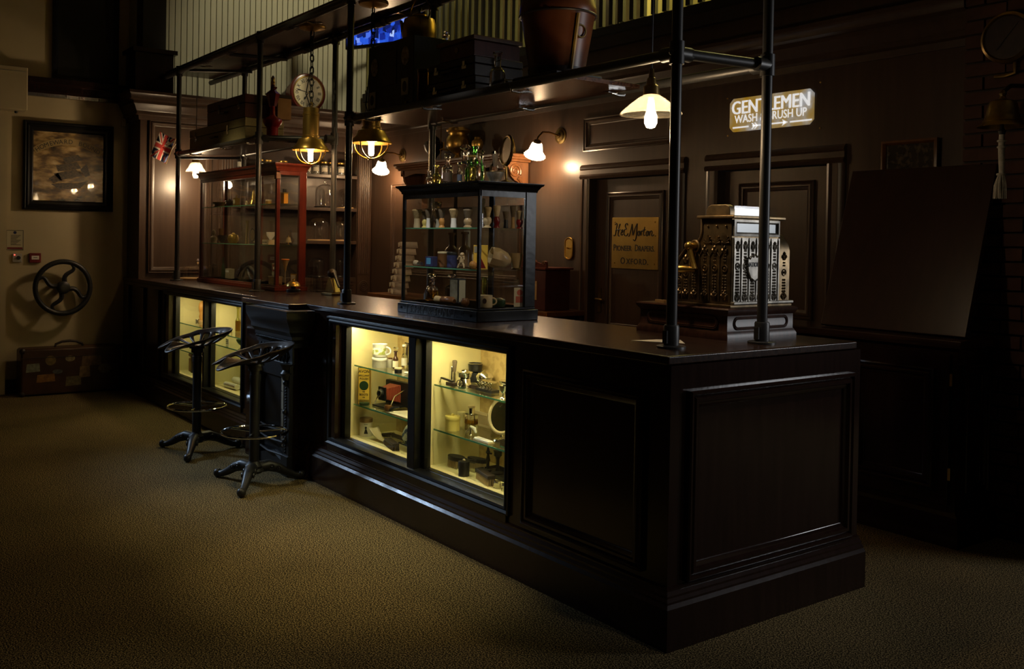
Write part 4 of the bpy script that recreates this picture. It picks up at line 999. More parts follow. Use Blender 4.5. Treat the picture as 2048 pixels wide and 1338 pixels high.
# travel trunk on the floor
sc = T('travel_suitcase', 'old brown leather suitcase with faded travel stickers on the floor below the handwheel', 'suitcase', (-6.98, -.53, 0))
w = lambda n, mb, m_, par=None, bev=0: ob(n, mb, m_, par or sc, True, bev)
w('body', MB().box((-7.10, -.97, .005), (-6.87, -.09, .43)), mat('trunk_leather', (.040, .015, .007), .4, 0, (.065, .026, .011), 7, bmp=.06), None, .018)
w('lid_seam', MB().box((-6.872, -.972, .345), (-6.866, -.088, .352)), LEATD)
w('handle', MB().tube([(-6.98, -.66, .425), (-6.98, -.655, .455), (-6.98, -.60, .478), (-6.98, -.53, .483), (-6.98, -.47, .475), (-6.98, -.42, .452), (-6.98, -.415, .425)], .012, 8), LEATD)
for y in (-.97, -.09):
    for z in (.01, .425):
        b = MB(); b.ball((-6.885, y+(.012 if y < -.5 else -.012), z+(.012 if z < .2 else -.012)), .028, 10); w('corner_cap', b, LEATD)
for k, (y, z, a, c_, m_, rot) in enumerate(((-.87, .26, .12, .08, 'grey_sticker', 0), (-.72, .32, .09, .09, 'ochre_sticker', 1), (-.55, .33, .085, .055, 'cream_sticker', 1), (-.76, .16, .16, .075, 'orange_sticker', 0), (-.66, .215, .09, .04, 'blue_sticker', 1), (-.36, .30, .18, .10, 'brown_sticker', 0), (-.52, .12, .14, .09, 'olive_sticker', 0), (-.42, .20, .10, .11, 'tan_sticker', 0), (-.24, .22, .12, .09, 'buff_sticker', 1))):
    cc = {'grey': (.26, .27, .22), 'ochre': (.24, .16, .05), 'cream': (.36, .29, .16), 'orange': (.34, .16, .035), 'blue': (.12, .13, .14), 'brown': (.17, .10, .05), 'olive': (.17, .13, .06), 'tan': (.27, .17, .08), 'buff': (.20, .15, .08)}[m_.split('_')[0]]
    b = MB(); b.at((-6.8685, y, z), (0, PI/2, 0))
    if rot: b.lathe([(0, 0), (1, 0), (1, .0012), (0, .0012)], (0, 0, 0), 24, True, 1, 1); b.v = [Vector((v.x, y+(v.y-y)*a/2, z+(v.z-z)*c_/2)) for v in b.v]
    else: b.M = Matrix.Identity(4); b.prism([(-a/2, -c_/2), (a/2, -c_/2+.006), (a/2-.006, c_/2), (-a/2+.008, c_/2-.004)], (-6.8685, y, z), YD, ZD, (.0015, 0, 0))
    w('sticker', b, mat(m_, cc, .7, 0, tuple(v*.6 for v in cc), 40))

# ------------------------------------------------------------------ clock, screen, flag
ck = T('wall_clock', 'round wooden wall clock with cream dial and roman numerals above the side cornice', 'clock', (-6.95, 1.745, 3.0))
w = lambda n, mb, m_, par=None: ob(n, mb, m_, par or ck, True)
cc = Vector((-6.70, 1.745, 3.005))
b = MB(); b.at(cc, (0, PI/2, 0)); b.lathe([(0, -.235), (.15, -.235), (.16, -.05), (.20, -.03), (.205, -.008), (.195, .012), (.178, .016), (.17, .0), (0, .0)], (0, 0, 0), 48); w('case', b, MAHO)
w('bezel', MB().tube(ring(cc+Vector((.008, 0, 0)), .168, 48, YD, ZD), .006, 8, True), BRASS)
b = MB(); b.at(cc+Vector((.001, 0, 0)), (0, PI/2, 0)); b.lathe([(0, 0), (.166, 0), (.166, .002), (0, .002)], (0, 0, 0), 48); w('dial', b, DIAL)
b = MB()
for i, tx in enumerate(('XII', 'I', 'II', 'III', 'IIII', 'V', 'VI', 'VII', 'VIII', 'IX', 'X', 'XI')):
    a = PI/2-i*PI/6; uy = Vector((0, math.cos(a), math.sin(a))); ux = Vector((0, math.sin(a), -math.cos(a)))
    text_mb(tx, .052, cc+Vector((.0035, 0, 0))+uy*.112, ux, uy, .0006, sx=.8, off=.0008, mb=b)
w('numerals', b, INK)
def hand(a, L, wd):
    uy = Vector((0, math.cos(a), math.sin(a))); ux = Vector((0, math.sin(a), -math.cos(a)))
    return MB().prism([(-wd*.5, -.025), (wd*.5, -.025), (wd*.5, L*.6), (wd*1.3, L*.72), (0, L), (-wd*1.3, L*.72), (-wd*.5, L*.6)], cc+Vector((.006, 0, 0)), ux, uy, (.002, 0, 0))
w('minute_hand', hand(math.radians(168), .145, .006), INK); w('hour_hand', hand(math.radians(237), .095, .009), INK)
w('centre_boss', MB().lathe([(0, -.004), (.008, -.004), (.008, .004), (0, .004)], cc+Vector((.009, 0, 0)), 12), BRASS)
tv = T('wall_screen', 'flat screen showing a blue picture, hung high behind the camera box', 'screen', (-5.6, 1.9, 3.3))
ux = Vector((.86, .30, -.02)).normalized(); uy = Vector((.0, 0, 1)); o3 = Vector((-6.05, 1.85, 3.40))
nrm = ux.cross(uy)
ob('bezel', MB().prism([(-.03, -.03), (.98, -.03), (.98, .60), (-.03, .60)], o3-nrm*.002, ux, uy, -nrm*.04), BLACK, tv, True, .006)
ob('lit_panel', MB().prism([(0, 0), (.95, 0), (.95, .57), (0, .57)], o3, ux, uy, nrm*.004), SCREEN, tv, True)
ob('bracket_arm', MB().tube([tuple(o3+ux*.47+uy*.3-nrm*.04), (-6.3, 2.35, 3.7), (-6.5, 2.6, 3.7)], .02, 8), BLACK, tv, True)
fl = T('union_flag', 'small red, white and blue flag on a stick tied to the leftmost post', 'flag', (-6.45, .15, 2.2))
fo = Vector((-6.45, .034, 2.216)); fu = Vector((0, .147, -.058)); fv = Vector((0, .085, .230))
def fpt(a, c, d=0): s_ = .01*math.sin(a*5+c*2); return tuple(fo+fu*a+fv*c+Vector((d+s_, 0, 0)))
def fquad(b, pts, d):
    N = 6
    for i in range(N):
        for j in range(N):
            q = []
            for (s, t) in ((i, j), (i+1, j), (i+1, j+1), (i, j+1)):
                s /= N; t /= N; p = [(1-s)*(1-t)*pts[0][k]+s*(1-t)*pts[1][k]+s*t*pts[2][k]+(1-s)*t*pts[3][k] for k in (0, 1)]
                q.append(fpt(p[0], p[1], d))
            b.add(q, [(0, 1, 2, 3)])
    return b
# the flag hangs with its fly downwards: a runs across, c along its length
cl = ob('cloth', fquad(MB(), [(0, 0), (1, 0), (1, 1), (0, 1)], 0), NAVY, fl, True); cl.modifiers.new('thick', 'SOLIDIFY').thickness = .001
b = MB()
for s in (1, -1):
    for e in ((0, .0),):
        x0, x1 = (0, 1) if s > 0 else (1, 0); q = .14
        fquad(b, [(x0, 0), (x0+s*q*1.2, 0), (x1, 1), (x1-s*q*1.2, 1)], .0012); fquad(b, [(x0, 0), (x0, q), (x1, 1), (x1, 1-q)], .0012)
fquad(b, [(.33, 0), (.67, 0), (.67, 1), (.33, 1)], .0016); fquad(b, [(0, .36), (1, .36), (1, .64), (0, .64)], .0016)
ob('white_crosses', b, FWHT, fl, True)
b = MB(); fquad(b, [(.40, 0), (.60, 0), (.60, 1), (.40, 1)], .0022); fquad(b, [(0, .42), (1, .42), (1, .58), (0, .58)], .0022)
for s in (1, -1):
    x0, x1 = (0, 1) if s > 0 else (1, 0); fquad(b, [(x0, 0), (x0+s*.09, 0), (x0+s*.40, .36), (x0+s*.33, .36)], .0019); fquad(b, [(x1-s*.40, .64), (x1-s*.33, .64), (x1, 1), (x1-s*.09, 1)], .0019)
ob('red_crosses', b, FRED, fl, True)
ob('stick', MB().tube([tuple(fo+fu*1.02+fv*-.02), tuple(fo+fu*1.02+fv*1.04)], .004, 6), PINEW, fl, True)
ob('string', MB().tube([tuple(fo+fu*1.02+fv*.55), (-6.315, .235, 2.34)], .003, 6), ROPE, fl, True)
# ------------------------------------------------------------------ builders for the small goods
def L(name, label, cat, loc, parts, group=None, rotz=0):
    """a thing at loc made of lathe / MB parts given in local coordinates: (part, profile-or-MB, material[, n])"""
    t = T(name, label, cat, loc, rotz, group)
    for p in parts:
        g = p[1] if isinstance(p[1], MB) else MB().lathe(p[1], (0, 0, 0), p[3] if len(p) > 3 else 18, p[4] if len(p) > 4 else True)
        ob(p[0], g, p[2], t)
    return t
def bottle_prof(r, h, neck=.35, nr=.36, sh=.12):
    zn = h*(1-neck); n = r*nr
    return [(r*.9, 0), (r, .004), (r, zn-h*sh), (r*.86, zn-h*sh*.4), (n*1.15, zn+h*.02), (n, zn+h*.05), (n, h*.93), (n*1.45, h*.94), (n*1.45, h), (n*.7, h)]
def bottle(label, loc, r, h, g=None, stop=None, labelm=None, neck=.35, nr=.36, name='glass_bottle', liquid=None, group=None, sh=.12):
    P = [('bottle_body', bottle_prof(r, h, neck, nr, sh), g or GLB, 20)]
    if stop == 'glass': P.append(('stopper', [(r*nr*.7, h*.97), (r*nr*.9, h*1.03), (r*nr*.7, h*1.06), (r*nr*1.7, h*1.10), (r*nr*1.9, h*1.16), (r*nr*1.3, h*1.22), (0, h*1.23)], GLB))
    elif stop: P.append(('stopper', [(r*nr*1.0, h*.99), (r*nr*1.5, h), (r*nr*1.5, h*1.09), (0, h*1.10)], stop))
    if labelm: P.append(('paper_label', [(r*1.012, h*.10), (r*1.012, h*.45)], labelm, 20, False))
    if liquid: P.append(('contents', [(0, .006), (r*.88, .006), (r*.88, h*.42), (0, h*.42)], liquid))
    return L(name, label, 'bottle', loc, P, group)
def brush(label, loc, h, r, hm, bm, shape=0, rotz=0, name='shaving_brush', group='shaving brushes in the black display case'):
    hh = h*.50
    hp = [[(r*.72, 0), (r*.78, .004), (r*.66, hh*.35), (r*.62, hh*.65), (r*.70, hh*.9), (r*.60, hh)],
          [(r*.85, 0), (r*.85, .004), (r*.55, hh*.25), (r*.80, hh*.55), (r*.82, hh*.75), (r*.55, hh)],
          [(r*.62, 0), (r*.62, hh*.3), (r*.55, hh*.5), (r*.56, hh)],
          [(r*.95, 0), (r*.9, .005), (r*.5, hh*.2), (r*.95, hh*.55), (r*1.0, hh*.8), (r*.75, hh)]][shape]
    t = L(name, label, 'brush', loc, [('handle', hp, hm), ('bristles', [(r*.50, hh*.98), (r*.60, hh*1.1), (r*.85, h*.80), (r*1.0, h*.92), (r*.85, h*.985), (r*.4, h), (0, h)], bm)], group, rotz)
    return t
def tin(label, loc, r, h, m_, lid=None, cat='tin', name='round_tin', lidh=.3, knob=None, band=None):
    P = [('body', [(r*.97, 0), (r*.97, h*(1-lidh))], m_, 24), ('lid', [(r, h*(1-lidh)), (r*1.02, h*(1-lidh)+.002), (r*1.02, h-.003), (r*.97, h), (0, h+r*.06)], lid or m_, 24)]
    if knob: P.append(('knob', [(r*.2, h), (r*.28, h+.006), (r*.15, h+.011), (0, h+.011)], knob))
    if band: P.append(('printed_label', [(r*.98, h*.12), (r*.98, h*.58)], band, 24, False))
    return L(name, label, cat, loc, P)
def bowl(label, loc, r, h, m_, cat='bowl', name='bowl', foot=.45, rim=None):
    P = [('bowl_body', [(r*foot, 0), (r*foot, h*.1), (r*.7, h*.35), (r*.95, h*.75), (r, h), (r*.95, h), (r*.88, h*.75), (r*.62, h*.38), (0, h*.2)], m_, 28)]
    if rim: P.append(('rim', MB().tube(ring((0, 0, h), r, 28), r*.04, 6, True), rim))
    return L(name, label, cat, loc, P)
def boxthing(name, label, cat, c, d, m_, rotz=0, extra=(), bev=.002):
    t = T(name, label, cat, c, rotz)
    ob('body', MB().cbox((0, 0, 0), d), m_, t, bev=bev)
    for n, mb, mm in extra: ob(n, mb, mm, t)
    return t
def jug_handle(x0, z0, z1, out, r=.004): return MB().tube([(x0+out*math.cos(a), 0, (z0+z1)/2+(z1-z0)/2*math.sin(a)) for a in [PI/2-PI*i/10 for i in range(11)]], r, 8)
def hairbrush(label, loc, L_, wd, hgt, bm, back, rotz=0, handle=True, tilt=0, cat='brush', name='hair_brush'):
    t = T(name, label, cat, loc, rotz)
    P = [(L_*.5*math.cos(a), wd*.5*math.sin(a)) for a in [2*PI*i/24 for i in range(24)]]
    ob('back', MB().prism(P, (0, 0, hgt*.62), XD, YD, (0, 0, hgt*.38)), back, t, bev=.003)
    b = MB(); nx, ny = 11, 5
    for i in range(nx):
        for j in range(ny):
            x = (i/(nx-1)-.5)*L_*.86; y = (j/(ny-1)-.5)*wd*.74
            if (x/(L_*.47))**2+(y/(wd*.46))**2 > 1: continue
            b.tube([(x, y, hgt*.64), (x*1.04, y*1.08, 0)], [wd*.055, wd*.03], 4)
    o = ob('bristles', b, bm, t); o['kind'] = 'stuff'
    if handle: ob('handle', MB().tube([(L_*.46, 0, hgt*.82), (L_*.75, 0, hgt*.86), (L_*1.15, 0, hgt*.95), (L_*1.3, 0, hgt*.97)], [wd*.20, wd*.14, wd*.20, wd*.12], 10), back, t)
    return t
def slab_brush(label, loc, L_, wd, hgt, bm, back, rotz=0, name='clothes_brush'):
    t = T(name, label, 'brush', loc, rotz)
    ob('back', MB().cbox((0, 0, hgt*.65), (L_, wd, hgt*.35)), back, t, bev=.003)
    b = MB()
    for i in range(16):
        for j in range(4):
            x = (i/15-.5)*L_*.94; y = (j/3-.5)*wd*.8; b.tube([(x, y, hgt*.66), (x*1.02, y*1.1, 0)], [.004, .003], 4)
    o = ob('bristles', b, bm, t); o['kind'] = 'stuff'
    return t
def mirror_on_stand(label, loc, r, h, rim_m, stand_m, rotz=0, name='table_mirror', tilt=.1, sx=.8, gm=None):
    gm = gm or MIRR
    t = T(name, label, 'mirror', loc, rotz)
    zc = h-r
    ob('foot', MB().lathe([(r*.55, 0), (r*.5, .008), (r*.12, .02), (r*.08, .03), (0, .03)], (0, 0, 0), 20), stand_m, t)
    ob('stem', MB().lathe([(.006, .02), (.009, (zc-r)*.5), (.005, zc-r+.002), (0, zc-r+.003)], (0, 0, 0), 12), stand_m, t)
    for s in (-1, 1): ob('yoke', MB().tube([(0, 0, zc-r*1.12)]+[(s*r*1.12*sx*math.sin(a), 0, zc-r*1.12*math.cos(a)) for a in (.4, .8, 1.2, 1.57)], .004, 6), stand_m, t)
    P = [(r*sx*math.cos(2*PI*i/32), 0, zc+r*math.sin(2*PI*i/32)) for i in range(32)]
    fr = ob('rim', MB().tube([(p[0], p[1]+(p[2]-zc)*tilt, p[2]) for p in P], r*.11, 8, True), rim_m, t)
    g = MB(); g.add([(p[0], -.002+(p[2]-zc)*tilt, p[2]) for p in P]+[(p[0], .004+(p[2]-zc)*tilt, p[2]) for p in P], [tuple(range(32)), tuple(range(63, 31, -1))])
    ob('looking_glass', g, gm, fr)
    return t

# ------------------------------------------------------------------ right lower hanging shelf
sz = SL+.001
t = T('camera_box', 'large black wooden camera box with oval and square portraits on the hanging shelf', 'box', (-2.52, .40, sz))
w = lambda n, mb, m_, par=None, bev=0: ob(n, mb, m_, par or t, True, bev)
w('case', MB().box((-2.80, .28, sz), (-2.27, .60, sz+.42)), BLACK, None, .004)
w('screen_opening', MB().box((-2.62, .277, sz+.16), (-2.46, .281, sz+.36)), LEATD)
for x, z in ((-2.72, .29), (-2.36, .31)):
    P = [(.042*math.cos(a), .055*math.sin(a)) for a in [2*PI*i/20 for i in range(20)]]
    f = w('oval_portrait', MB().prism(P, (x, .28, sz+z), XD, ZD, (0, -.004, 0)), mat('portrait', (.50, .42, .28), .6, 0, (.14, .10, .07), 40))
for x, z in ((-2.74, .09), (-2.36, .13)):
    f = w('portrait_frame', MB().box((x-.038, .275, sz+z-.05), (x+.038, .28, sz+z+.05)), mat('old_card', (.62, .56, .42), .7), None, .002)
    P = [(.022*math.cos(a), .032*math.sin(a)) for a in [2*PI*i/16 for i in range(16)]]
    w('oval_photo', MB().prism(P, (x, .275, sz+z), XD, ZD, (0, -.0015, 0)), LEATD, f)
for x in (-2.72, -2.34):
    b = MB(); b.at((x, .28, sz+.03), (PI/2, 0, 0)); b.lathe([(.014, 0), (.014, .008), (.006, .012), (0, .012)], (0, 0, 0), 14); w('brass_knob', b, OBRASS)
t2 = L('brass_kettle', 'polished brass kettle with tall hoop handle on top of the camera box', 'kettle', (-2.50, .46, sz+.421),
   [('body', [(.095, 0), (.100, .008), (.100, .12), (.092, .150), (.06, .165), (.045, .166), (.045, .178), (.038, .182), (.02, .19), (0, .19)], BRASS, 32),
    ('lid_knob', [(.008, .188), (.006, .20), (.015, .21), (.012, .225), (0, .228)], BLACK, 14),
    ('spout', MB().tube([(-.09, -.02, .05), (-.125, -.025, .06), (-.14, -.03, .10), (-.155, -.03, .15), (-.165, -.03, .165)], [.022, .018, .014, .011, .010], 10), BRASS),
    ('handle', MB().tube([(-.085, 0, .13)]+[(.115*math.cos(a), 0, .165+.125*math.sin(a)) for a in [PI-PI*i/12 for i in range(13)]]+[(.085, 0, .13)], .005, 6), BRASS)])
def case_(label, x0, x1, y0, y1, z0, z1, m_, clasp=SILV, lockx=(.2, .8), name='leather_case', trim=None):
    t = T(name, label, 'suitcase', ((x0+x1)/2, (y0+y1)/2, z0)); W_ = x1-x0; h = z1-z0
    w = lambda n, mb, mm, par=None, bev=0: ob(n, mb, mm, par or t, True, bev)
    w('case_body', MB().box((x0, y0, z0+.001), (x1, y1, z0+h*.62)), m_, None, .006)
    w('lid', MB().box((x0-.001, y0-.001, z0+h*.63), (x1+.001, y1, z1)), m_, None, .006)
    for f in lockx:
        x = x0+W_*f; c = w('clasp', MB().box((x-.022, y0-.006, z0+h*.42), (x+.022, y0, z0+h*.62)), clasp, None, .002); w('clasp_hasp', MB().box((x-.012, y0-.009, z0+h*.55), (x+.012, y0-.004, z0+h*.82)), clasp, c, .002)
    xm = (x0+x1)/2; w('handle', MB().tube([(xm-.06, y0, z0+h*.42), (xm-.055, y0-.025, z0+h*.40), (xm+.055, y0-.025, z0+h*.40), (xm+.06, y0, z0+h*.42)], .008, 8), LEATD)
    if trim:
        for x in (x0+.012, x1-.012): w('edge_strap', MB().box((x-.014, y0-.003, z0+.002), (x+.014, y1+.002, z1+.002)), trim)
    return t
case_('black leather case with plated clasps, the lowest of the stack beside the hat bucket', -2.13, -1.66, .28, .62, sz, sz+.105, LEATD)
case_('black leather case with plated clasps, in the middle of the stack beside the hat bucket', -2.13, -1.68, .29, .62, sz+.107, sz+.215, LEATD)
t = T('wooden_writing_box', 'reddish wooden box with a round lock on top of the two black leather cases', 'box', (-1.88, .45, sz+.217))
w = lambda n, mb, m_, par=None, bev=0: ob(n, mb, m_, par or t, True, bev)
w('box_body', MB().box((-2.03, .30, sz+.217), (-1.70, .61, sz+.30)), MAHO, None, .003); w('lid', MB().box((-2.045, .285, sz+.301), (-1.685, .62, sz+.325)), OAK, None, .004)
b = MB(); b.at((-1.86, .30, sz+.265), (PI/2, 0, 0)); b.lathe([(.016, 0), (.016, .004), (.008, .005), (0, .003)], (0, 0, 0), 16); w('lock', b, OBRASS)
bottle('tall clear mineral water bottle standing beside the leather cases on the hanging shelf', (-1.49, .30, sz), .041, .20, GLB, None, None, .42, .42)
bottle('clear glass bottle between the leather cases and the hat bucket', (-1.52, .56, sz), .042, .19, GLB, OAK, None, .4, .4)
bottle('small clear bottle behind the kettle on top of the camera box', (-2.31, .53, sz+.421), .022, .055, GLB, None, None, .3, .5)
L('glass_tube_jar', 'tall amber glass tube jar in front of the camera box corner on the hanging shelf', 'jar', (-2.18, .29, sz), [('tube', [(.034, 0), (.034, .19), (.036, .195), (.030, .195), (.030, .004), (0, .004)], GLA, 18), ('lid', [(.036, .196), (.036, .205), (0, .207)], OBRASS)])
L('glass_candle_jar', 'small clear glass jar with amber base at the left end of the hanging shelf', 'jar', (-2.84, .34, sz), [('glass', [(.032, 0), (.034, .10), (.030, .10), (.028, .006), (0, .006)], GLA, 18), ('collar', [(.034, .09), (.036, .105), (.034, .105)], OBRASS, 18, False)])
t = T('leather_hat_bucket', 'tall flared brown leather hat box on a black plinth on the hanging shelf', 'hat box', (-1.20, .45, sz))
w = lambda n, mb, m_, par=None, bev=0: ob(n, mb, m_, par or t, True, bev)
w('plinth', MB().box((-1.37, .30, sz), (-1.03, .60, sz+.05)), BLACK, None, .006)
hb = (-1.20, .45, sz+.05)
w('bucket', MB().lathe([(.125, 0), (.135, .004), (.150, .10), (.170, .22), (.182, .30), (.184, .31), (0, .31)], hb, 40), LEATH)
w('base_band', MB().lathe([(.137, .0), (.140, .002), (.146, .035), (.140, .036)], hb, 40, False), LEATD)
w('lid', MB().lathe([(.188, .295), (.191, .30), (.188, .34), (.17, .40), (.12, .45), (.05, .47), (0, .472)], hb, 40), LEATH)
w('lid_rim', MB().tube(ring((hb[0], hb[1], hb[2]+.296), .189, 40), .006, 6, True), LEATD)
w('strap', MB().tube([(hb[0]+.187, hb[1]-.03, hb[2]+.28), (hb[0]+.165, hb[1]-.03, hb[2]+.15), (hb[0]+.142, hb[1]-.03, hb[2]+.02)], .009, 6), mat('yellow_strap', (.42, .27, .05), .5))
w('side_ring', MB().tube(ring((hb[0]+.172, hb[1], hb[2]+.2), .03, 16, YD, ZD), .005, 6, True), OBRASS)
# left lower hanging shelf
case_('straw-coloured flat suitcase with metal clasps lying on the far left hanging shelf', -6.10, -4.80, .285, .62, sz, sz+.19, STRAW, SILV, (.13, .72), 'flat_suitcase')
case_('dark red leather case resting on the straw-coloured suitcase', -5.70, -4.85, .30, .62, sz+.193, sz+.385, OXB, SILV, (.35, .86), 'red_leather_case')
boxthing('tan_box', 'tan leather box at the end of the straw-coloured suitcase, beside the red pump', 'box', (-4.80, .60, sz+.193), (.10, .12, .17), TAN, 0, [('lid', MB().cbox((0, 0, .172), (.105, .125, .025)), LEATD)])
L('red_model_pump', 'red enamelled hand pump ornament with brass tap beside the suitcases on the hanging shelf', 'pump', (-4.62, .44, sz),
  [('base', [(.055, 0), (.06, .01), (.045, .02), (.045, .10), (.06, .115), (.075, .14), (.078, .16), (.06, .175), (.03, .19), (.022, .20), (.018, .27), (.022, .28)], RED, 20),
   ('lantern_body', [(.030, .27), (.055, .36), (.060, .365), (.03, .39), (.018, .40), (.016, .44)], DRED, 6),
   ('brass_finial', [(.014, .44), (.020, .455), (.012, .475), (.016, .49), (.006, .51), (0, .512)], BRASS, 14),
   ('brass_tap', MB().tube([(.0, 0, .40), (.06, -.01, .405), (.10, -.015, .402)], [.010, .014, .007], 8), mat('copper', (.70, .28, .10), .25, 1)),
   ('side_arm', MB().tube([(-.02, 0, .40), (-.065, 0, .37), (-.07, 0, .30), (-.05, 0, .27)], .007, 6), RED)])
L('wire_trivet', 'small black wire trivet lying on the hanging shelf right of the red pump', 'trivet', (-4.50, .58, sz), [('wire_ring', MB().tube(ring((0, 0, .03), .06, 20), .004, 6, True), BLACK)]+[('wire_leg', MB().tube([(.06*math.cos(a), .06*math.sin(a), .03), (.065*math.cos(a), .065*math.sin(a), .0)], .004, 6), BLACK) for a in (0, 2.1, 4.2)])

# ------------------------------------------------------------------ goods on top of the black case
zt = 1.786; gt = None
L2_ = lambda *a, **k: bottle(*a, **k)
bottle('tiny pinkish clear bottle, leftmost on top of the black display case', (-2.02, .24, zt), .018, .080, GLB, None, None, .4, .5)
bottle('squat pale green bottle with ribbed neck, second from the left on the black case', (-1.955, .245, zt), .027, .108, GLY, None, None, .45, .4)
bottle('clear square-shouldered bottle behind the squat green one on the black case', (-1.99, .34, zt), .030, .165, GLB, CREAMP, None, .3, .4)
bottle('clear bottle with brown label in the middle left of the black case top', (-1.84, .24, zt), .026, .135, GLB, 'glass', mat('brown_label', (.06, .035, .02), .6), .38, .4)
bottle('large clear chemist bottle with tall glass stopper on the black case', (-1.88, .38, zt), .038, .185, GLB, 'glass', None, .32, .42, 'stoppered_bottle')
bottle('slim bottle with dark blue-grey label at the front of the black case top', (-1.705, .225, zt), .0135, .098, GLB, SILV, mat('slate_label', (.05, .06, .08), .5), .3, .6)
bottle('bright green glass bottle standing behind the slim one on the black case', (-1.72, .33, zt), .033, .20, GLG, None, None, .35, .42)
bottle('short olive green bottle between the slim and the ribbed clear bottles on the black case', (-1.664, .255, zt), .021, .12, GLY, None, None, .3, .45)
bottle('clear bottle with gold cap at the front corner of the black case', (-1.625, .245, zt), .023, .130, GLB, BRASS, None, .22, .62)
bottle('tall clear bottle with crystal stopper, rightmost of the bottles on the black case', (-1.56, .255, zt), .024, .135, GLB, 'glass', None, .3, .45, 'cut_glass_bottle')
bottle('tall narrow clear scent bottle behind the rightmost bottle on the black case', (-1.60, .37, zt), .022, .155, GLB, SILV, None, .35, .4)
bowl('turned wooden shaving bowl at the right end of the black case top', (-1.53, .325, zt), .046, .055, PEWT, 'bowl', 'shaving_bowl', .55, OBRASS)
brush('badger brush standing in the shaving bowl on the black case', (-1.53, .325, zt+.014), .135, .016, OAK, BRIS_D, 1, 0, 'bowl_brush', None)
mirror_on_stand('round bronze shaving mirror on a stand behind the shaving bowl', (-1.565, .425, zt), .074, .25, OBRASS, OBRASS, -.25, 'shaving_mirror', .1, 1.0, TAN)

# ------------------------------------------------------------------ inside the black case
gz = 1.551
hs = [CREAMP, YELP, WHITE, GREY, TERRA, CREAMP, WHITE, INK, BONE, CREAMP]
words = ['leftmost in the front row, wide pale bristles', 'second from left, slim ivory handle', 'third from left, white handle with dark foot', 'fourth from left, grey ribbed handle', 'fifth from left, amber waisted handle', 'sixth from left, standing slightly back', 'seventh from left, white barrel handle', 'eighth from left, dark handle, standing back', 'ninth from left, horn handle near the corner']
for i, (x, y, r, h, sh_) in enumerate(((-2.157, .25, .031, .105, 2), (-2.105, .27, .021, .093, 1), (-2.040, .25, .0195, .106, 2), (-1.985, .28, .0194, .100, 0), (-1.905, .25, .0205, .104, 1), (-1.865, .30, .019, .102, 0), (-1.775, .24, .027, .101, 2), (-1.735, .30, .027, .108, 0), (-1.645, .24, .027, .097, 1))):
    brush('shaving brush on the black case top shelf, '+words[i], (x, y, gz), h, r, hs[i], BRIS_L if i in (0, 6) else BRIS_D, sh_)
L('fan_glass', 'flared fluted glass vase behind the left shaving brushes in the black case', 'vase', (-2.16, .38, gz), [('vase', [(.018, 0), (.02, .01), (.016, .05), (.034, .15), (.036, .152), (.031, .15), (.013, .05), (0, .02)], GLB, 12)])
brush('golden-bristled shaving brush with silver handle at the back right of the black case', (-1.80, .44, gz), .165, .022, SILV, BRIS_L, 2)
for i, (y, r, h, hm, bm, sh_, tx) in enumerate(((.285, .022, .108, CREAMP, BRIS_L, 3, 'ivory egg-cup handle, nearest the corner post'), (.345, .021, .118, DRED, BRIS_W, 1, 'deep red handle, second along the end glass'), (.405, .017, .088, INK, BRIS_D, 0, 'black handle with gold band, third along the end glass'), (.452, .017, .118, PINEW, BRIS_D, 2, 'pale wooden handle, fourth along the end glass'), (.497, .019, .094, RED, BRIS_W, 3, 'bright red handle, last along the end glass'))):
    brush('shaving brush in the black case, '+tx, (-1.535, y, gz), h, r, hm, bm, sh_)
gz = 1.336
for x, l, r, h in ((-2.055, 'brown glazed stoneware bottle, left of the pair on the black case middle shelf', .038, .19), (-1.925, 'brown glazed stoneware bottle, right of the pair on the black case middle shelf', .037, .195)):
    bottle(l, (x, .42, gz), r, h, mat('stoneware', (.10, .055, .03), .22, 0, (.14, .08, .045), 8), None, None, .42, .42, 'stoneware_bottle')
L('white_candle_holder', 'white china spindle between the two stoneware bottles in the black case', 'candle holder', (-1.99, .48, gz), [('spindle', [(.02, 0), (.018, .01), (.008, .02), (.008, .09), (.02, .11), (.019, .20), (.018, .205), (0, .205)], WHITE, 16)])
boxthing('blue_box', 'small dark blue card box with a pale printed panel in the black case', 'box', (-2.05, .28, gz), (.075, .035, .055), NAVY, 0, [('printed_panel', MB().box((-.020, -.019, .012), (.022, -.0176, .047)), mat('blue_panel', (.08, .30, .55), .5))])
tin('brown round pot with a pale lid behind the blue box in the black case', (-2.035, .35, gz), .032, .082, OAK, CREAMP, 'pot', 'lidded_pot', .12)
tin('dark cylindrical tin beside the brown pot in the black case', (-1.945, .35, gz), .030, .082, NAVY, BLACK, 'tin', 'dark_tin', .2)
L('seated_figure', 'little bone-coloured spread-legged figure on the black case middle shelf', 'figurine', (-1.72, .26, gz), [('head', MB().ball((0, 0, .072), .012, 10), BONE), ('torso', MB().tube([(0, 0, .062), (0, 0, .03)], [.010, .014], 8), BONE)]+[('limb', MB().tube([(0, 0, z0), (s*.022, -.004, z1), (s*.030, -.008, z2)], [.006, .005, .004], 6), BONE) for s in (-1, 1) for z0, z1, z2 in ((.055, .062, .045), (.032, .018, .002))])
L('amber_ball', 'round amber glass ball at the front corner of the black case middle shelf', 'ball', (-1.585, .235, gz), [('ball', MB().ball((0, 0, .0215), .021, 16), TERRA)])
b = MB(); b.at((0, 0, .03), (PI/2, 0, 0)); 
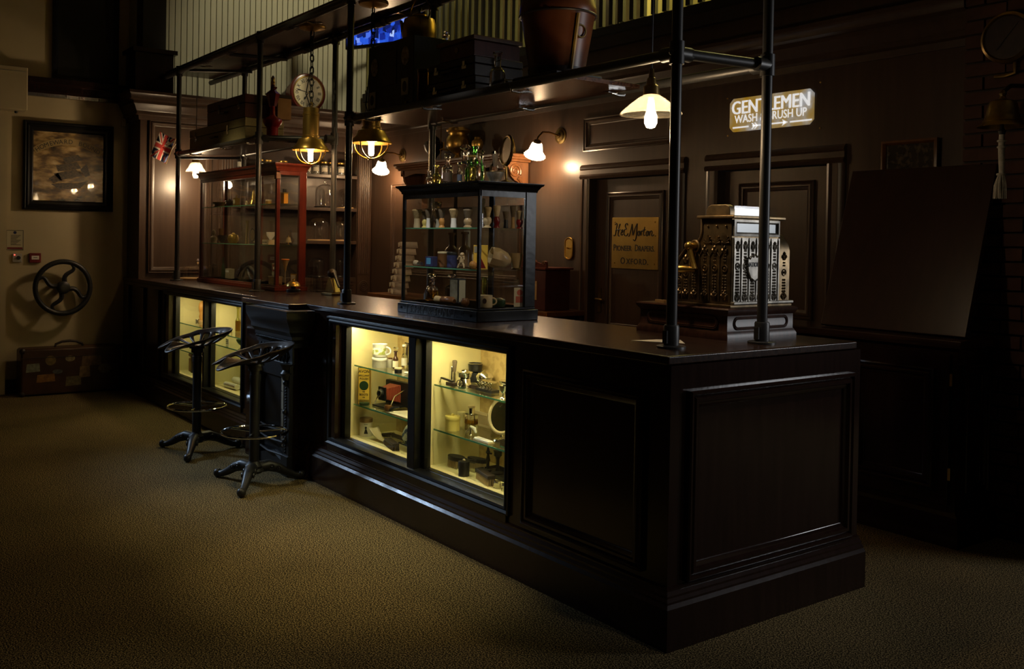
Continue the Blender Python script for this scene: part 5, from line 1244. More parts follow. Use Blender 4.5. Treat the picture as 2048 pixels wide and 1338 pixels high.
t = L('small_brush', 'tiny shaving brush lying on its side at the left of the black case middle shelf', 'brush', (-2.15, .26, gz), [('bristles', MB().tube([(-.036, 0, .016), (-.018, 0, .015), (-.008, 0, .012)], [.016, .015, .009], 10), BRIS_W), ('handle', MB().tube([(-.008, 0, .012), (.006, 0, .014), (.018, 0, .010), (.034, 0, .011)], [.009, .013, .008, .011], 10), SILV)])
for l, y, x, d, s_, ro in (('big faceted cream horn cup lying on its side, largest in the black case', .38, -1.545, .055, 1, .2), ('cream horn cup standing behind the big lying one in the black case', .315, -1.66, .030, .8, .6), ('cream horn cup at the far right end of the black case middle shelf', .49, -1.55, .034, .8, -.3)):
    if 'lying' in l and 'behind' not in l:
        b = MB(); b.at((0, 0, d), (0, PI/2-.25, -1.95)); b.lathe([(d*.35, -.055), (d*.75, -.03), (d, .02), (d*.95, .055), (d*.85, .055), (d*.6, -.02), (0, -.03)], (0, 0, 0), 9); L('horn_cup', l, 'cup', (x, y, gz), [('cup', b, BONE)])
    else: L('horn_cup', l, 'cup', (x, y, gz), [('cup', [(d*.6, 0), (d*.8, .02), (d, .06), (d*.95, .085), (d*.85, .085), (d*.7, .03), (0, .02)], BONE, 10), ('foot_ring', MB().tube(ring((0, 0, .004), d*.6, 14), .004, 5, True), OBRASS)])
boxthing('yellow_print', 'yellow and red printed card leaning in the corner of the black case', 'card', (-1.575, .275, gz), (.075, .006, .125), YBOX, .75, [('red_triangle', MB().prism([(-.03, .0), (.03, .0), (0, .06)], (0, -.0032, .005), XD, ZD, (0, -.001, 0)), DRED), ('grey_lines', MB().box((-.034, -.004, .085), (.005, -.003, .118)), GREY)], .001)
gz = 1.1385
bottle('cut glass decanter with stopper and golden liquid at the left of the black case floor', (-2.13, .34, gz), .036, .125, GLB, 'glass', None, .35, .42, 'decanter', LIQ)
bottle('second glass decanter with ball stopper behind the brushes on the black case floor', (-2.05, .42, gz), .034, .125, GLB, 'glass', None, .3, .36, 'decanter')
boxthing('framed_mirror', 'upright mottled mirror panel in a dark frame on the black case floor', 'mirror', (-1.90, .36, gz), (.085, .05, .135), BLACK, 0, [('glass_face', MB().box((-.034, -.0275, .008), (.034, -.0252, .127)), mat('mottled_silver', (.50, .46, .36), .22, .6, (.26, .24, .18), 30)), ('gilt_side', MB().box((.0428, -.02, .008), (.0445, .02, .127)), CREAMP)])
L('green_tube', 'tall olive green glass tube at the back of the black case floor', 'vase', (-1.80, .47, gz), [('tube', [(.018, 0), (.013, .02), (.014, .14), (.017, .145), (.012, .14), (.010, .03), (0, .02)], GLY, 16)])
t = L('lying_brush', 'long badger brush lying on its side at the front of the black case floor', 'brush', (-1.88, .27, gz), [('bristles', MB().tube([(-.095, 0, .019), (-.06, 0, .018), (-.045, 0, .015)], [.019, .017, .013], 12), BRIS_L), ('handle', MB().tube([(-.045, 0, .015), (-.03, 0, .019), (-.012, 0, .015), (.0, 0, .020), (.06, 0, .020), (.08, 0, .016)], [.014, .019, .014, .020, .020, .012], 12), OAK)])
L('small_nut_pot', 'small round brown pot at the front right of the black case floor', 'pot', (-1.665, .245, gz), [('pot', [(.012, 0), (.022, .012), (.024, .025), (.016, .04), (.010, .042), (0, .042)], OAK, 16)])
t = L('shaving_mug', 'cream china shaving mug with dark crest at the black case corner', 'mug', (-1.545, .29, gz), [('mug_body', [(.034, 0), (.036, .003), (.036, .062), (.034, .064), (.032, .062), (.032, .006), (0, .006)], CREAMP, 24), ('handle', jug_handle(.034, .014, .05, .022), CREAMP), ('crest', MB().prism([(.011*math.cos(2*PI*i/14), .014*math.sin(2*PI*i/14)) for i in range(14)], (-.004, -.0365, .035), XD, ZD, (0, .002, 0)), LEATD)], None, .9)
L('ornate_box', 'dark jewelled trinket pot behind the china mug in the black case', 'pot', (-1.56, .39, gz), [('pot', [(.028, 0), (.034, .012), (.034, .034), (.028, .04), (.012, .046), (0, .047)], GREENTIN, 16), ('jewels', MB().tube(ring((0, 0, .038), .028, 18), .005, 5, True), SILV)])
boxthing('price_card', 'cream card with faint red print leaning against the end glass of the black case', 'card', (-1.515, .49, gz), (.062, .004, .10), PAPER, 1.25, [('red_print', MB().box((-.022, -.0028, .022), (.020, -.002, .056)), PINK), ('red_emblem', MB().prism([(.016*math.cos(2*PI*i/16), .016*math.sin(2*PI*i/16)) for i in range(16)], (0, -.002, .075), XD, ZD, (0, -.0008, 0)), PINK)], .0005)

# ------------------------------------------------------------------ inside the mahogany case
gz = 1.746
bowl('shallow dark metal dish, leftmost on the top shelf of the mahogany case', (-5.83, .47, gz), .06, .045, OBRASS, 'dish', 'metal_dish', .8)
L('ornate_inkstand', 'knobbly dark bronze inkstand on the mahogany case top shelf', 'inkstand', (-5.56, .46, gz), [('tray', [(.045, 0), (.048, .008), (0, .01)], BLACK, 8), ('pot', [(.025, .01), (.032, .03), (.02, .05), (.012, .06), (0, .065)], IRONB, 12), ('knobs', MB().tube(ring((0, 0, .045), .03, 12), .009, 6, True), IRONB)])
L('small_clock', 'small gilt carriage clock on the mahogany case top shelf', 'clock', (-5.40, .46, gz), [('case', MB().cbox((0, 0, 0), (.05, .04, .07)), BRASS), ('dial', MB().prism([(.02*math.cos(2*PI*i/18), .02*math.sin(2*PI*i/18)) for i in range(18)], (0, -.0205, .038), XD, ZD, (0, -.002, 0)), DIAL), ('loop', MB().tube(ring((0, 0, .08), .012, 12, XD, ZD), .003, 5, True), BRASS)])
L('bangle', 'standing ivory ring beside the gilt clock in the mahogany case', 'ring', (-5.18, .46, gz), [('ring', MB().tube(ring((0, 0, .021), .016, 20, XD, ZD), .005, 8, True), CREAMP)])
L('eiffel_tower', 'small lattice metal tower ornament on the mahogany case top shelf', 'ornament', (-5.03, .46, gz), [('leg', MB().tube([(sx*.03, sy*.03, .007), (sx*.014, sy*.014, .05), (sx*.003, sy*.003, .12)], [.006, .004, .003], 6), BRASS) for sx in (-1, 1) for sy in (-1, 1)]+[('platform', MB().cbox((0, 0, .048), (.04, .04, .006)), BRASS), ('spire', [(.004, .11), (0, .135)], BRASS, 8)])
tin('little gilt round box at the right of the mahogany case top shelf', (-4.72, .46, gz), .024, .038, BRASS, CREAMP, 'box', 'gilt_box', .3)
t = boxthing('perfume_bottle', 'square amber bottle with dark stopper at the right end of the mahogany case top shelf', 'bottle', (-4.46, .48, gz), (.06, .04, .085), mat('amber_block', (.75, .36, .06), .2), 0, [('stopper', MB().cbox((0, 0, .086), (.026, .022, .03)), BLACK), ('gilt_edge', MB().cbox((0, 0, .080), (.064, .044, .008)), BRASS)], .006)
gz = 1.426
L('bust', 'dark bust with shoulders, leftmost on the middle shelf of the mahogany case', 'bust', (-5.96, .47, gz), [('shoulders', [(.03, 0), (.026, .012), (.034, .03), (.030, .05), (.012, .062), (.010, .07)], STONE, 16), ('head', MB().ball((0, 0, .092), .02, 12, 1.2), STONE)])
L('tall_cup', 'tall yellowish beaker on the mahogany case middle shelf', 'cup', (-5.83, .49, gz), [('beaker', [(.018, 0), (.016, .02), (.022, .125), (.024, .13), (.020, .125), (.012, .03), (0, .02)], TAN, 16)])
bowl('dark round bowl beside the tall beaker in the mahogany case', (-5.72, .46, gz), .042, .07, LEATD, 'bowl', 'dark_bowl', .4)
L('teapot', 'gilt teapot with curved spout on the mahogany case middle shelf', 'teapot', (-5.46, .46, gz), [('body', [(.03, 0), (.045, .02), (.050, .045), (.04, .07), (.015, .082), (.012, .09), (0, .095)], BRASS, 22), ('spout', MB().tube([(.04, 0, .03), (.065, 0, .045), (.075, 0, .075)], [.012, .009, .007], 8), BRASS), ('handle', jug_handle(-.045, .025, .07, -.03), BRASS)])
L('bud_vase', 'tall slender glass vase on the mahogany case middle shelf', 'vase', (-5.25, .50, gz), [('vase', [(.022, 0), (.018, .01), (.012, .08), (.010, .16), (.018, .195), (.020, .197), (.015, .19), (.007, .15), (0, .02)], GLY, 16)])
bottle('small pale bottle with cork beside the tall vase in the mahogany case', (-5.16, .54, gz), .022, .105, CREAMP, OAK, None, .35, .4)
mirror_on_stand('small dark-rimmed oval mirror on the mahogany case middle shelf', (-4.99, .44, gz), .05, .125, BLACK, BLACK, .2, 'oval_mirror', .05, .75)
L('goblet', 'cream china goblet on a book-like box in the mahogany case', 'goblet', (-4.76, .50, gz), [('goblet', [(.026, 0), (.022, .01), (.01, .03), (.01, .04), (.032, .07), (.036, .10), (.032, .10), (.024, .07), (0, .05)], WHITE, 20)])
boxthing('marked_box', 'low cream box with a row of dark marks on the mahogany case middle shelf', 'box', (-4.66, .44, gz), (.12, .06, .038), CREAMP, 0, [('dark_mark', MB().box((-.05+i*.022, -.0315, .012), (-.038+i*.022, -.0302, .022)), INK) for i in range(4)])
L('lamp_ornament', 'small ivory lampshade ornament at the right of the mahogany case middle shelf', 'ornament', (-4.42, .50, gz), [('shade', [(.024, .02), (.014, .06), (.012, .06)], CREAMP, 16, False), ('stem', [(.016, 0), (.004, .006), (.004, .07), (0, .075)], BRASS, 10)])
gz = 1.1165
L('glass_jar', 'ribbed clear glass jar, leftmost on the mahogany case floor', 'jar', (-5.93, .47, gz), [('jar', [(.030, 0), (.032, .005), (.032, .085), (.024, .10), (.026, .108), (.020, .105), (.027, .08), (.027, .008), (0, .008)], GLJ, 14), ('lid', [(.028, .109), (.028, .118), (0, .12)], SILV)])
bottle('tall dark slim bottle on the mahogany case floor', (-5.79, .50, gz), .017, .18, GREENTIN, None, None, .35, .4)
boxthing('letter_box', 'small card box with pale squares on its front on the mahogany case floor', 'box', (-5.58, .48, gz), (.09, .05, .085), STONE, 0, [('pale_square', MB().box((-.035+i*.026, -.027, .055), (-.017+i*.026, -.0252, .072)), WHITE) for i in range(3)])
L('half_wheel', 'curved black iron handle lying on the mahogany case floor', 'handle', (-5.08, .47, gz), [('arc', MB().tube([(.13*math.cos(a), -.02, .012+.105*math.sin(a)) for a in [PI*i/14 for i in range(15)]], .012, 8), IRON), ('spoke', MB().tube([(-.03, -.02, .10), (0, -.02, .05), (.05, -.02, .012)], .009, 8), IRON)])
boxthing('red_poster_card', 'dark red printed card standing at the back of the mahogany case floor', 'card', (-4.83, .57, gz), (.095, .006, .155), STONE, 0, [('red_print', MB().box((-.038, -.0045, .09), (.038, -.0031, .145)), DRED), ('pale_panel', MB().box((-.022, -.0055, .105), (.022, -.0046, .125)), PAPER)], .001)
boxthing('pale_wooden_box', 'pale wooden box near the front right of the mahogany case floor', 'box', (-4.52, .44, gz), (.13, .06, .052), PINEW, 0, [('lid', MB().cbox((0, 0, .0525), (.134, .064, .01)), CREAMP), ('brass_lock', MB().box((-.008, -.0325, .035), (.008, -.0302, .052)), BRASS)])
boxthing('gilt_picture', 'small gilt picture frame beside the corner post on the mahogany case floor', 'picture', (-4.43, .555, gz), (.07, .012, .085), BRASS, .3, [('picture', MB().box((-.026, -.0072, .01), (.026, -.0062, .075)), PAPER)])
L('orange_tassel_flower', 'orange thread tuft on a thin stem behind the corner of the mahogany case floor', 'ornament', (-4.405, .47, gz), [('stem', MB().tube([(0, 0, 0), (0, 0, .13)], .003, 6), CREAMP), ('foot', [(.02, 0), (.018, .004), (0, .006)], BRASS, 14), ('thread_tuft', MB().lathe([(.004, .10), (.012, .14), (.030, .195), (.028, .197), (0, .18)], (0, 0, 0), 12), PINEW), ('orange_ends', MB().tube(ring((0, 0, .196), .027, 16), .006, 6, True), ORNG)])

# ------------------------------------------------------------------ loose things on the worktop
zt = 1.0705
L('counter_bell', 'brass counter bell on a black base with glass feet, on the worktop', 'bell', (-4.02, .36, zt), [('base', [(.05, .012), (.052, .03), (.045, .036), (0, .036)], BLACK, 24), ('column', [(.020, .036), (.018, .055), (0, .055)], BLACK, 14), ('bell_dome', [(.050, .055), (.052, .058), (.045, .078), (.025, .092), (0, .096), (0, .09), (.023, .087), (.042, .074)], BRASS, 28), ('press_button', [(.006, .095), (.010, .102), (.008, .112), (0, .113)], BRASS, 12), ('glass_foot', MB().ball((.035, 0, .013), .013, 10), GLJ), ('glass_foot', MB().ball((-.018, .03, .013), .013, 10), GLJ), ('glass_foot', MB().ball((-.018, -.03, .013), .013, 10), GLJ)])
t = T('acrylic_stand', 'clear acrylic stepped leaflet holder behind the mahogany case on the worktop', 'stand', (-4.255, .66, zt), .1)
for i in range(4): ob('acrylic_panel', MB().box((-.06+i*.045, -.05, 0), (-.056+i*.045, .05, .19-.035*i)), GLJ, t)
ob('acrylic_base', MB().cbox((.01, 0, 0), (.15, .10, .004)), GLJ, t)
t = T('desk_press', 'dark bronze desk press with rounded head and slanted lever on the worktop', 'press', (-3.78, .56, zt), .1)
ob('base_plate', MB().cbox((0, 0, 0), (.15, .11, .02)), OBRASS, t, bev=.005)
ob('wedge_body', MB().prism([(-.065, .02), (.065, .02), (.01, .13), (-.02, .14)], (0, -.03, 0), XD, ZD, (0, .06, 0)), OBRASS, t, bev=.006)
b = MB(); b.ball((-.012, 0, .155), .036, 16); ob('rounded_head', b, IRONB, t)
ob('lever', MB().tube([(0, 0, .18), (.035, 0, .13), (.085, 0, .06)], [.016, .011, .009], 8), IRON, t)
pp_ = base(ob('paper_sheet', MB().prism([(-.47, .265), (-.28, .385), (-.39, .48), (-.45, .40)], (0, 0, 1.0705), XD, YD, (0, 0, .0012)), PAPER), (-.40, .38, 1.0705)); tag(pp_, 'loose sheet of cream paper lying on the worktop by the right front post', 'paper')
p0 = base(ob('wooden_ruler', MB().box((-.72, .668, 1.2085), (-.665, .685, 1.222)), PINEW), (-.69, .67, 1.2085)); tag(p0, 'short pale wooden strip on the register base beside its left edge', 'ruler')
# ------------------------------------------------------------------ back counter, overmantel and the things on them
bc = T('back_counter', 'low wooden back counter along the back wall behind the display cases', 'counter', (-4.7, 2.35, 0))
w = lambda n, mb, m_, par=None, bev=0: ob(n, mb, m_, par or bc, True, bev)
w('carcass', MB().box((-6.0, 2.16, 0), (-3.28, 2.53, .90)), WOOD)
w('counter_board', MB().box((-6.05, 2.12, .90), (-3.22, 2.54, .94)), OAK, None, .006)
for i in range(3): w('door', MB().box((-5.95+i*.9, 2.145, .12), (-5.1+i*.9, 2.16, .86)), WOOD, None, .004)
om = T('carved_overmantel', 'carved walnut shelf with scrolled end brackets high on the back wall between the wall lamps', 'shelf', (-4.9, 2.4, 1.85))
w = lambda n, mb, m_, par=None, bev=0: ob(n, mb, m_, par or om, True, bev)
ox0, ox1 = -5.72, -3.97
b = MB(); sweep(b, [(-.05, 2.165), (0, 2.165), (.004, 2.18), (.02, 2.19), (.022, 2.20), (.036, 2.208), (.038, 2.225), (.03, 2.232), (-.05, 2.232)], [(ox0, 2.54), (ox0, 2.27), (ox1, 2.27), (ox1, 2.54)]); w('shelf_moulding', b, OAK)
w('shelf_top', MB().box((ox0+.02, 2.29, 2.20), (ox1-.02, 2.545, 2.232)), OAK)
w('back_panel', MB().box((ox0+.05, 2.52, 1.80), (ox1-.05, 2.545, 2.20)), OAK)
def bracket(x, s):
    prof = [(.24, 2.165), (.0, 2.165), (.0, 2.14), (.02, 2.12), (.03, 2.09), (.05, 2.04), (.09, 2.005), (.13, 1.99), (.155, 1.96), (.165, 1.92), (.20, 1.90), (.24, 1.90)]
    br = w('end_bracket', MB().prism([(2.30+p[0], p[1]) for p in prof], (x, 0, 0), YD, ZD, (.035*s, 0, 0)), OAK, None, .003)
    xo = x+.035*s+.002*s if s > 0 else x-.037
    P = []
    for i in range(40):
        a = -.5+i*.32; r = .062*(1-i/44); P.append((xo, 2.39+r*math.cos(a), 2.085+r*math.sin(a)))
    w('scroll', MB().tube(P, [.014-.0002*i for i in range(40)], 8), OAK, br)
    w('scroll_leaf', MB().tube([(xo, 2.42, 2.03), (xo, 2.46, 1.99), (xo, 2.475, 1.96), (xo, 2.46, 1.945), (xo, 2.447, 1.96)], [.016, .014, .011, .008, .006], 8), OAK, br)
    b = MB(); b.ball((xo, 2.315, 2.125), .014, 10); w('rosette', b, OAK, br)
bracket(ox1-.06, 1); bracket(ox0+.03, -1)
b = MB()
for i in range(3):
    pass
w('front_apron', MB().prism([(ox0+.07, 2.165), (ox1-.07, 2.165), (ox1-.07, 2.10), (ox1-.25, 2.13), (-4.85, 2.09), (ox0+.25, 2.13), (ox0+.07, 2.10)], (0, 2.30, 0), XD, ZD, (0, .02, 0)), OAK)
z0 = 2.233
L('samovar', 'brass samovar with side tap on the carved overmantel', 'samovar', (-4.90, 2.42, z0),
  [('foot', [(.055, 0), (.06, .01), (.03, .03), (.025, .05)], BRASS, 24), ('body', [(.025, .05), (.055, .07), (.095, .10), (.108, .13), (.108, .20), (.095, .225), (.085, .23), (.09, .25), (.10, .255), (.112, .27), (.112, .285), (.09, .285), (.09, .30), (.07, .305), (0, .305)], BRASS, 32),
   ('tap', MB().tube([(-.09, -.05, .095), (-.14, -.08, .11), (-.165, -.095, .10)], [.010, .009, .007], 8), BRASS), ('tap_key', MB().tube([(-.13, -.075, .11), (-.13, -.075, .165), (-.12, -.08, .17)], .006, 6), BRASS),
   ('ring_handle', MB().tube(ring((.115, 0, .16), .028, 16, YD, ZD), .005, 6, True), BRASS)])
L('brass_oil_lamp', 'small brass oil lamp with ball top on the carved overmantel right of the samovar', 'lamp', (-4.59, 2.42, z0), [('base', [(.045, 0), (.05, .008), (.018, .02), (.014, .05), (.03, .07), (.045, .09)], BRASS, 20), ('ball', [(.045, .09), (.056, .12), (.05, .155), (.028, .17), (.026, .19), (0, .192)], BRASS, 20), ('wick_key', MB().tube([(.03, 0, .16), (.065, 0, .16)], .005, 6), BRASS)])
t = T('pierced_brass_iron', 'arched brass trivet pierced with holes, standing at the right end of the overmantel', 'trivet', (-4.14, 2.44, z0))
ob('plate', MB().prism([(-.075, 0), (.075, 0), (.07, .06), (.045, .13), (.01, .165), (-.01, .165), (-.045, .13), (-.07, .06)], (0, 0, 0), XD, ZD, (0, .012, 0)), BRASS, t, bev=.002)
b = MB()
for i in range(7):
    a = i/6; x = .055-.05*a**2; b.tube([(x, -.001, .02+a*.12), (x, .0015, .02+a*.12)], .006, 8)
ob('pierced_hole', b, INK, t)['kind'] = 'stuff'
L('dark_ewer', 'dark urn with a small white handle on the left of the carved overmantel', 'urn', (-5.31, 2.42, z0), [('body', [(.04, 0), (.045, .01), (.02, .03), (.035, .06), (.085, .12), (.10, .17), (.085, .20), (.06, .21), (.05, .24), (.02, .26), (0, .265)], IRONB, 24), ('handle', jug_handle(-.08, .16, .21, -.05, .008), WHITE)])
L('wall_rod', 'thin brass rod hanging from the ceiling moulding down to the overmantel', 'rod', (-5.22, 2.44, z0), [('rod', MB().tube([(0, 0, 0), (0, 0, .36)], .006, 8), OBRASS), ('foot', [(.02, 0), (.018, .008), (.008, .02), (0, .02)], OBRASS, 14)])
ccb = T('crested_box', 'dark red wooden box with carved scroll crest behind the black display case', 'box', (-3.45, 2.30, .941))
w = lambda n, mb, m_, par=None, bev=0: ob(n, mb, m_, par or ccb, True, bev)
w('box_body', MB().box((-3.66, 2.20, .941), (-3.34, 2.46, 1.262)), OXB, None, .004); w('box_top', MB().box((-3.68, 2.18, 1.262), (-3.32, 2.48, 1.28)), MAHO, None, .004)
cr = w('crest', MB().prism([(-3.66, 1.28), (-3.33, 1.28), (-3.335, 1.325), (-3.36, 1.335), (-3.40, 1.31), (-3.46, 1.325), (-3.52, 1.365), (-3.56, 1.375), (-3.66, 1.375)], (0, 2.20, 0), XD, ZD, (0, .02, 0)), MAHO, None, .002)
for c, r, n in (((-3.365, 2.197, 1.315), .016, 18), ((-3.47, 2.197, 1.31), .02, 20), ((-3.55, 2.197, 1.335), .026, 22)):
    P = [(c[0]+r*(1-i/(n+4))*math.cos(i*.5), c[1], c[2]+r*(1-i/(n+4))*math.sin(i*.5)) for i in range(n)]; w('scroll', MB().tube(P, .004, 6), OAK, cr)
w('card_panel', MB().box((-3.60, 2.194, 1.02), (-3.44, 2.2, 1.17)), PINEW)
# stack of starched collars
for i in range(8):
    z = .9415+i*.066; x = -5.66+.026*i; y = 2.26
    t = T('paper_collar', 'folded cream collar in the leaning stack left of the black case, number %s from the bottom' % ('one two three four five six seven eight'.split()[i]), 'collar', (x, y, z), -.15+.04*(i % 3), 'stack of starched collars')
    t['label'] = ('folded cream collar in the stack left of the black case, ' + ('lowest', 'second lowest', 'third from bottom', 'fourth from bottom', 'fifth from bottom', 'third from top', 'second from top', 'topmost')[i])
    b = MB(); n = 22; vs = []; fs = []
    for k in range(n+1):
        a = -PI/2-PI*.92+2*PI*.92*k/n; r = .105
        for (dr, zz) in ((0, 0), (-.012, .058)): vs.append(((r+dr)*math.cos(a), (r+dr)*.8*math.sin(a), zz))
    for k in range(n): fs.append((2*k, 2*k+2, 2*k+3, 2*k+1))
    b.add(vs, fs); o = ob('collar_band', b, CARD, t); o.modifiers.new('thick', 'SOLIDIFY').thickness = .003
    for s in (-1, 1): ob('folded_wing', MB().prism([(0, .058), (s*.055, .050), (s*.050, .008), (s*.03, .022)], (0, -.083, 0), XD, ZD, (0, -.010, 0)), PAPER, t)
    b = MB(); b.ball((0, -.088, .012), .005, 8); ob('stud', b, BRASS, t)

# ------------------------------------------------------------------ alcove: jars and bell domes
jp = [(1.825, .050, .13, 'first'), (1.926, .046, .14, 'second'), (2.027, .046, .14, 'third'), (2.124, .046, .14, 'fourth'), (2.227, .046, .14, 'fifth'), (2.325, .040, .15, 'sixth'), (1.29, .042, .12, ''), (1.385, .042, .12, ''), (1.55, .055, .12, ''), (1.05, .05, .12, '')]
wh_ = {1.825: 'large clear storage jar full of white buttons, leftmost beside the mahogany case', 1.926: 'clear storage jar with gold lid and paper label, second from the mahogany case', 2.027: 'clear storage jar with gold lid and paper label, third from the mahogany case', 2.124: 'clear storage jar with gold lid and paper label, fourth from the mahogany case', 2.227: 'clear storage jar with gold lid and large label, fifth from the mahogany case', 2.325: 'narrow dark-filled storage jar with gold lid, last on the top alcove shelf',
       1.29: 'clear storage jar seen just over the mahogany case top, third of those there', 1.385: 'clear storage jar seen just over the mahogany case top, second from its right end', 1.55: 'clear storage jar seen over the right end of the mahogany case top', 1.05: 'clear storage jar on the top alcove shelf nearest the hanging suitcases'}
seed = mat('white_buttons', (.55, .54, .50), .5, 0, (.12, .11, .10), 90, lo=.42, hi=.58)
for y, r, h, _ in jp:
    dark = y == 2.325
    L('storage_jar', wh_[y], 'jar', (-6.87, y, 2.1655), [('jar_glass', [(r*.95, 0), (r, .006), (r, h*.80), (r*.80, h*.90), (r*.80, h*.94)], GLJ, 20, False), ('contents', [(0, .004), (r*.93, .004), (r*.93, h*.72), (0, h*.74)], LEATD if dark else seed, 18),
        ('gold_lid', [(r*.86, h*.90), (r*.88, h*.92), (r*.88, h*1.02), (r*.8, h*1.04), (0, h*1.04)], BRASS, 24), ('paper_label', MB().add([(r*1.015*math.cos(a), r*1.015*math.sin(a), z) for a in [-.95+.2*k for k in range(8)] for z in (.035, .080)], [(2*k, 2*k+2, 2*k+3, 2*k+1) for k in range(7)]), PAPER)], 'storage jars on the top alcove shelf')
for y, z, r, h, knob, l in ((2.057, 1.811, .108, .30, 1, 'glass bell dome with knob on the second alcove shelf, beside the mahogany case'), (2.30, 1.811, .085, .26, 0, 'tall glass bell dome on the second alcove shelf, nearer the pilaster'),
                            (1.985, 1.456, .108, .30, 1, 'glass bell dome with knob on the third alcove shelf, beside the mahogany case'), (2.245, 1.456, .085, .26, 1, 'glass bell dome on the third alcove shelf, nearer the pilaster'),
                            (1.962, 1.061, .085, .25, 0, 'glass bell dome on the lowest alcove shelf, left of the desk press'), (2.233, 1.061, .060, .24, 0, 'narrow glass bell dome on the lowest alcove shelf, behind the third post')):
    P = [('glass_dome', [(r, .016), (r, h*.62), (r*.93, h*.72), (r*.72, h*.80), (r*.4, h*.845), (.012, h*.86), (0, h*.86)], GLJ, 28, False), ('wooden_base', [(r*1.12, 0), (r*1.15, .006), (r*1.08, .015), (0, .015)], PINEW if z > 1.2 and not (y < 2.1 and z > 1.7) else BLACK, 28)]
    if knob: P.append(('knob', [(.010, h*.85), (.010, h*.88), (.022, h*.92), (.022, h*.97), (.012, h), (0, h)], GLJ, 16))
    L('glass_bell_dome', l, 'dome', (-6.885, y, z+.0005), P, 'glass bell domes in the alcove')
bowl_ = L('cake_dome', 'low glass cake dome with silver knob on the worktop left of the mahogany case', 'dome', (-6.45, .50, 1.0705), [('board', [(.18, 0), (.18, .015), (0, .015)], PINEW, 32), ('glass_dome', [(.15, .016), (.15, .10), (.13, .125), (.05, .135), (0, .136)], GLJ, 32, False), ('knob', [(.006, .135), (.008, .15), (.022, .165), (.024, .18), (.012, .198), (0, .2)], SILV, 16)])

# ------------------------------------------------------------------ right display window, left pane
zt = .7255
tin('round grey card box under the printed mug in the lit display window', (-2.465, .20, zt), .047, .058, GREY, WHITE, 'box', 'round_card_box', .28)
t = L('printed_mug', 'wide white china mug with green and black print on the round grey box', 'mug', (-2.465, .20, zt+.0625), [('mug_body', [(.042, 0), (.044, .003), (.044, .072), (.046, .075), (.042, .075), (.040, .006), (0, .006)], WHITE, 28), ('handle', jug_handle(.044, .014, .058, .030, .0055), WHITE)], None, .5)
ob('green_print', MB().lathe([(.0444, .015), (.0444, .055)], (0, 0, 0), 40, False), mat('green_print', (.80, .78, .70), .3, 0, (.32, .36, .05), 42, lo=.50, hi=.56), t)
L('small_grey_jar', 'small grey-green jar beside the round grey box in the lit window', 'jar', (-2.42, .245, zt), [('jar', [(.018, 0), (.019, .003), (.019, .042), (.015, .05)], GREY, 16), ('stopper', [(.012, .05), (.014, .058), (0, .060)], OAK)])
bottle('dark brown bottle with cream label in the lit window top shelf', (-2.36, .245, zt), .0165, .105, mat('brown_bottle', (.05, .022, .012), .15), 'glass', PAPER, .35, .5)
bottle('clear bottle with white stopper and label in the lit window top shelf', (-2.385, .32, zt), .0175, .125, GLB, WHITE, WHITE, .38, .5)
bottle('straw-coloured slim bottle behind the brown bottle in the lit window', (-2.335, .345, zt), .014, .09, GLY, OAK, None, .35, .5)
tin('squat black pot with pale lid at the shelf edge in the lit window', (-2.196, .165, zt), .022, .030, BLACK, CREAMP, 'pot', 'black_pot', .25)
tin('low white pot behind the squat black pot in the lit window', (-2.19, .26, zt), .026, .022, WHITE, WHITE, 'pot', 'white_pot', .35)
bowl('small white saucer at the right end of the lit window top shelf', (-2.115, .20, zt), .042, .012, WHITE, 'saucer', 'white_saucer', .5)
L('brown_trinket', 'small brown knobbly trinket on the lit window shelf above the saucer', 'ornament', (-2.08, .31, zt), [('body', [(.022, 0), (.024, .012), (.014, .03), (.018, .045), (.008, .058), (0, .06)], OAK, 12)])
t = T('toilet_mirror_frame', 'dark wooden hanging frame with brass disc at the back of the lit window', 'frame', (-2.42, .405, zt))
ob('frame', MB().frame((-.075, 0, 0), XD, ZD, .15, .125, [(0, 0), (0, .008), (.012, .008), (.014, 0)]), LEATD, t); b = MB(); b.at((0, -.01, .085), (PI/2, 0, 0)); b.lathe([(.028, 0), (.028, .003), (0, .003)], (0, 0, 0), 20); ob('brass_disc', b, BRASS, t)
ob('top_rod', MB().tube([(-.09, -.004, .13), (.09, -.004, .13)], .004, 6), BLACK, t)
zt = .4905
t = T('boot_polish_box', 'tall yellow boot polish box with black lettering in the lit window', 'box', (-2.585, .165, zt), .85)
ob('carton', MB().box((-.037, -.012, 0), (.037, .018, .222)), YBOX, t, bev=.001)
b = MB(); yq = -.0128
for tx, zz, sz_ in (('AVON', .190, .026), ('BRILLIANT', .168, .0155), ('POLISH', .148, .0185), ('FOR', .073, .009), ('BOOTS', .053, .018), ('AND', .040, .008), ('LEGGINGS', .018, .0155)): text_mb(tx, sz_, (0, yq, zz), XD, ZD, .0003, mb=b, sx=.88, off=.0004)
ob('printed_lettering', b, INK, t)
ob('printed_disc', MB().prism([(.028*math.cos(2*PI*i/28), .028*math.sin(2*PI*i/28)) for i in range(28)], (0, -.0121, .113), XD, ZD, (0, -.0008, 0)), GREENTIN, t)
ob('printed_border', MB().frame((-.037, -.0122, 0), XD, ZD, .074, .222, [(0, 0), (0, .0006), (.003, .0006), (.003, 0)]), INK, t)
tin('flat dark green tin lying in front of the yellow boot polish box', (-2.555, .150, zt), .030, .016, GREENTIN, GREENTIN, 'tin', 'flat_tin', .5)
t = T('folding_camera', 'old folding camera with red bellows standing open in the lit window', 'camera', (-2.43, .31, zt), .10)
ob('camera_back', MB().box((-.13, 0, 0), (.13, .035, .145)), BLACK, t, bev=.004)
bl_ = MB(); nb = 9; rings = []
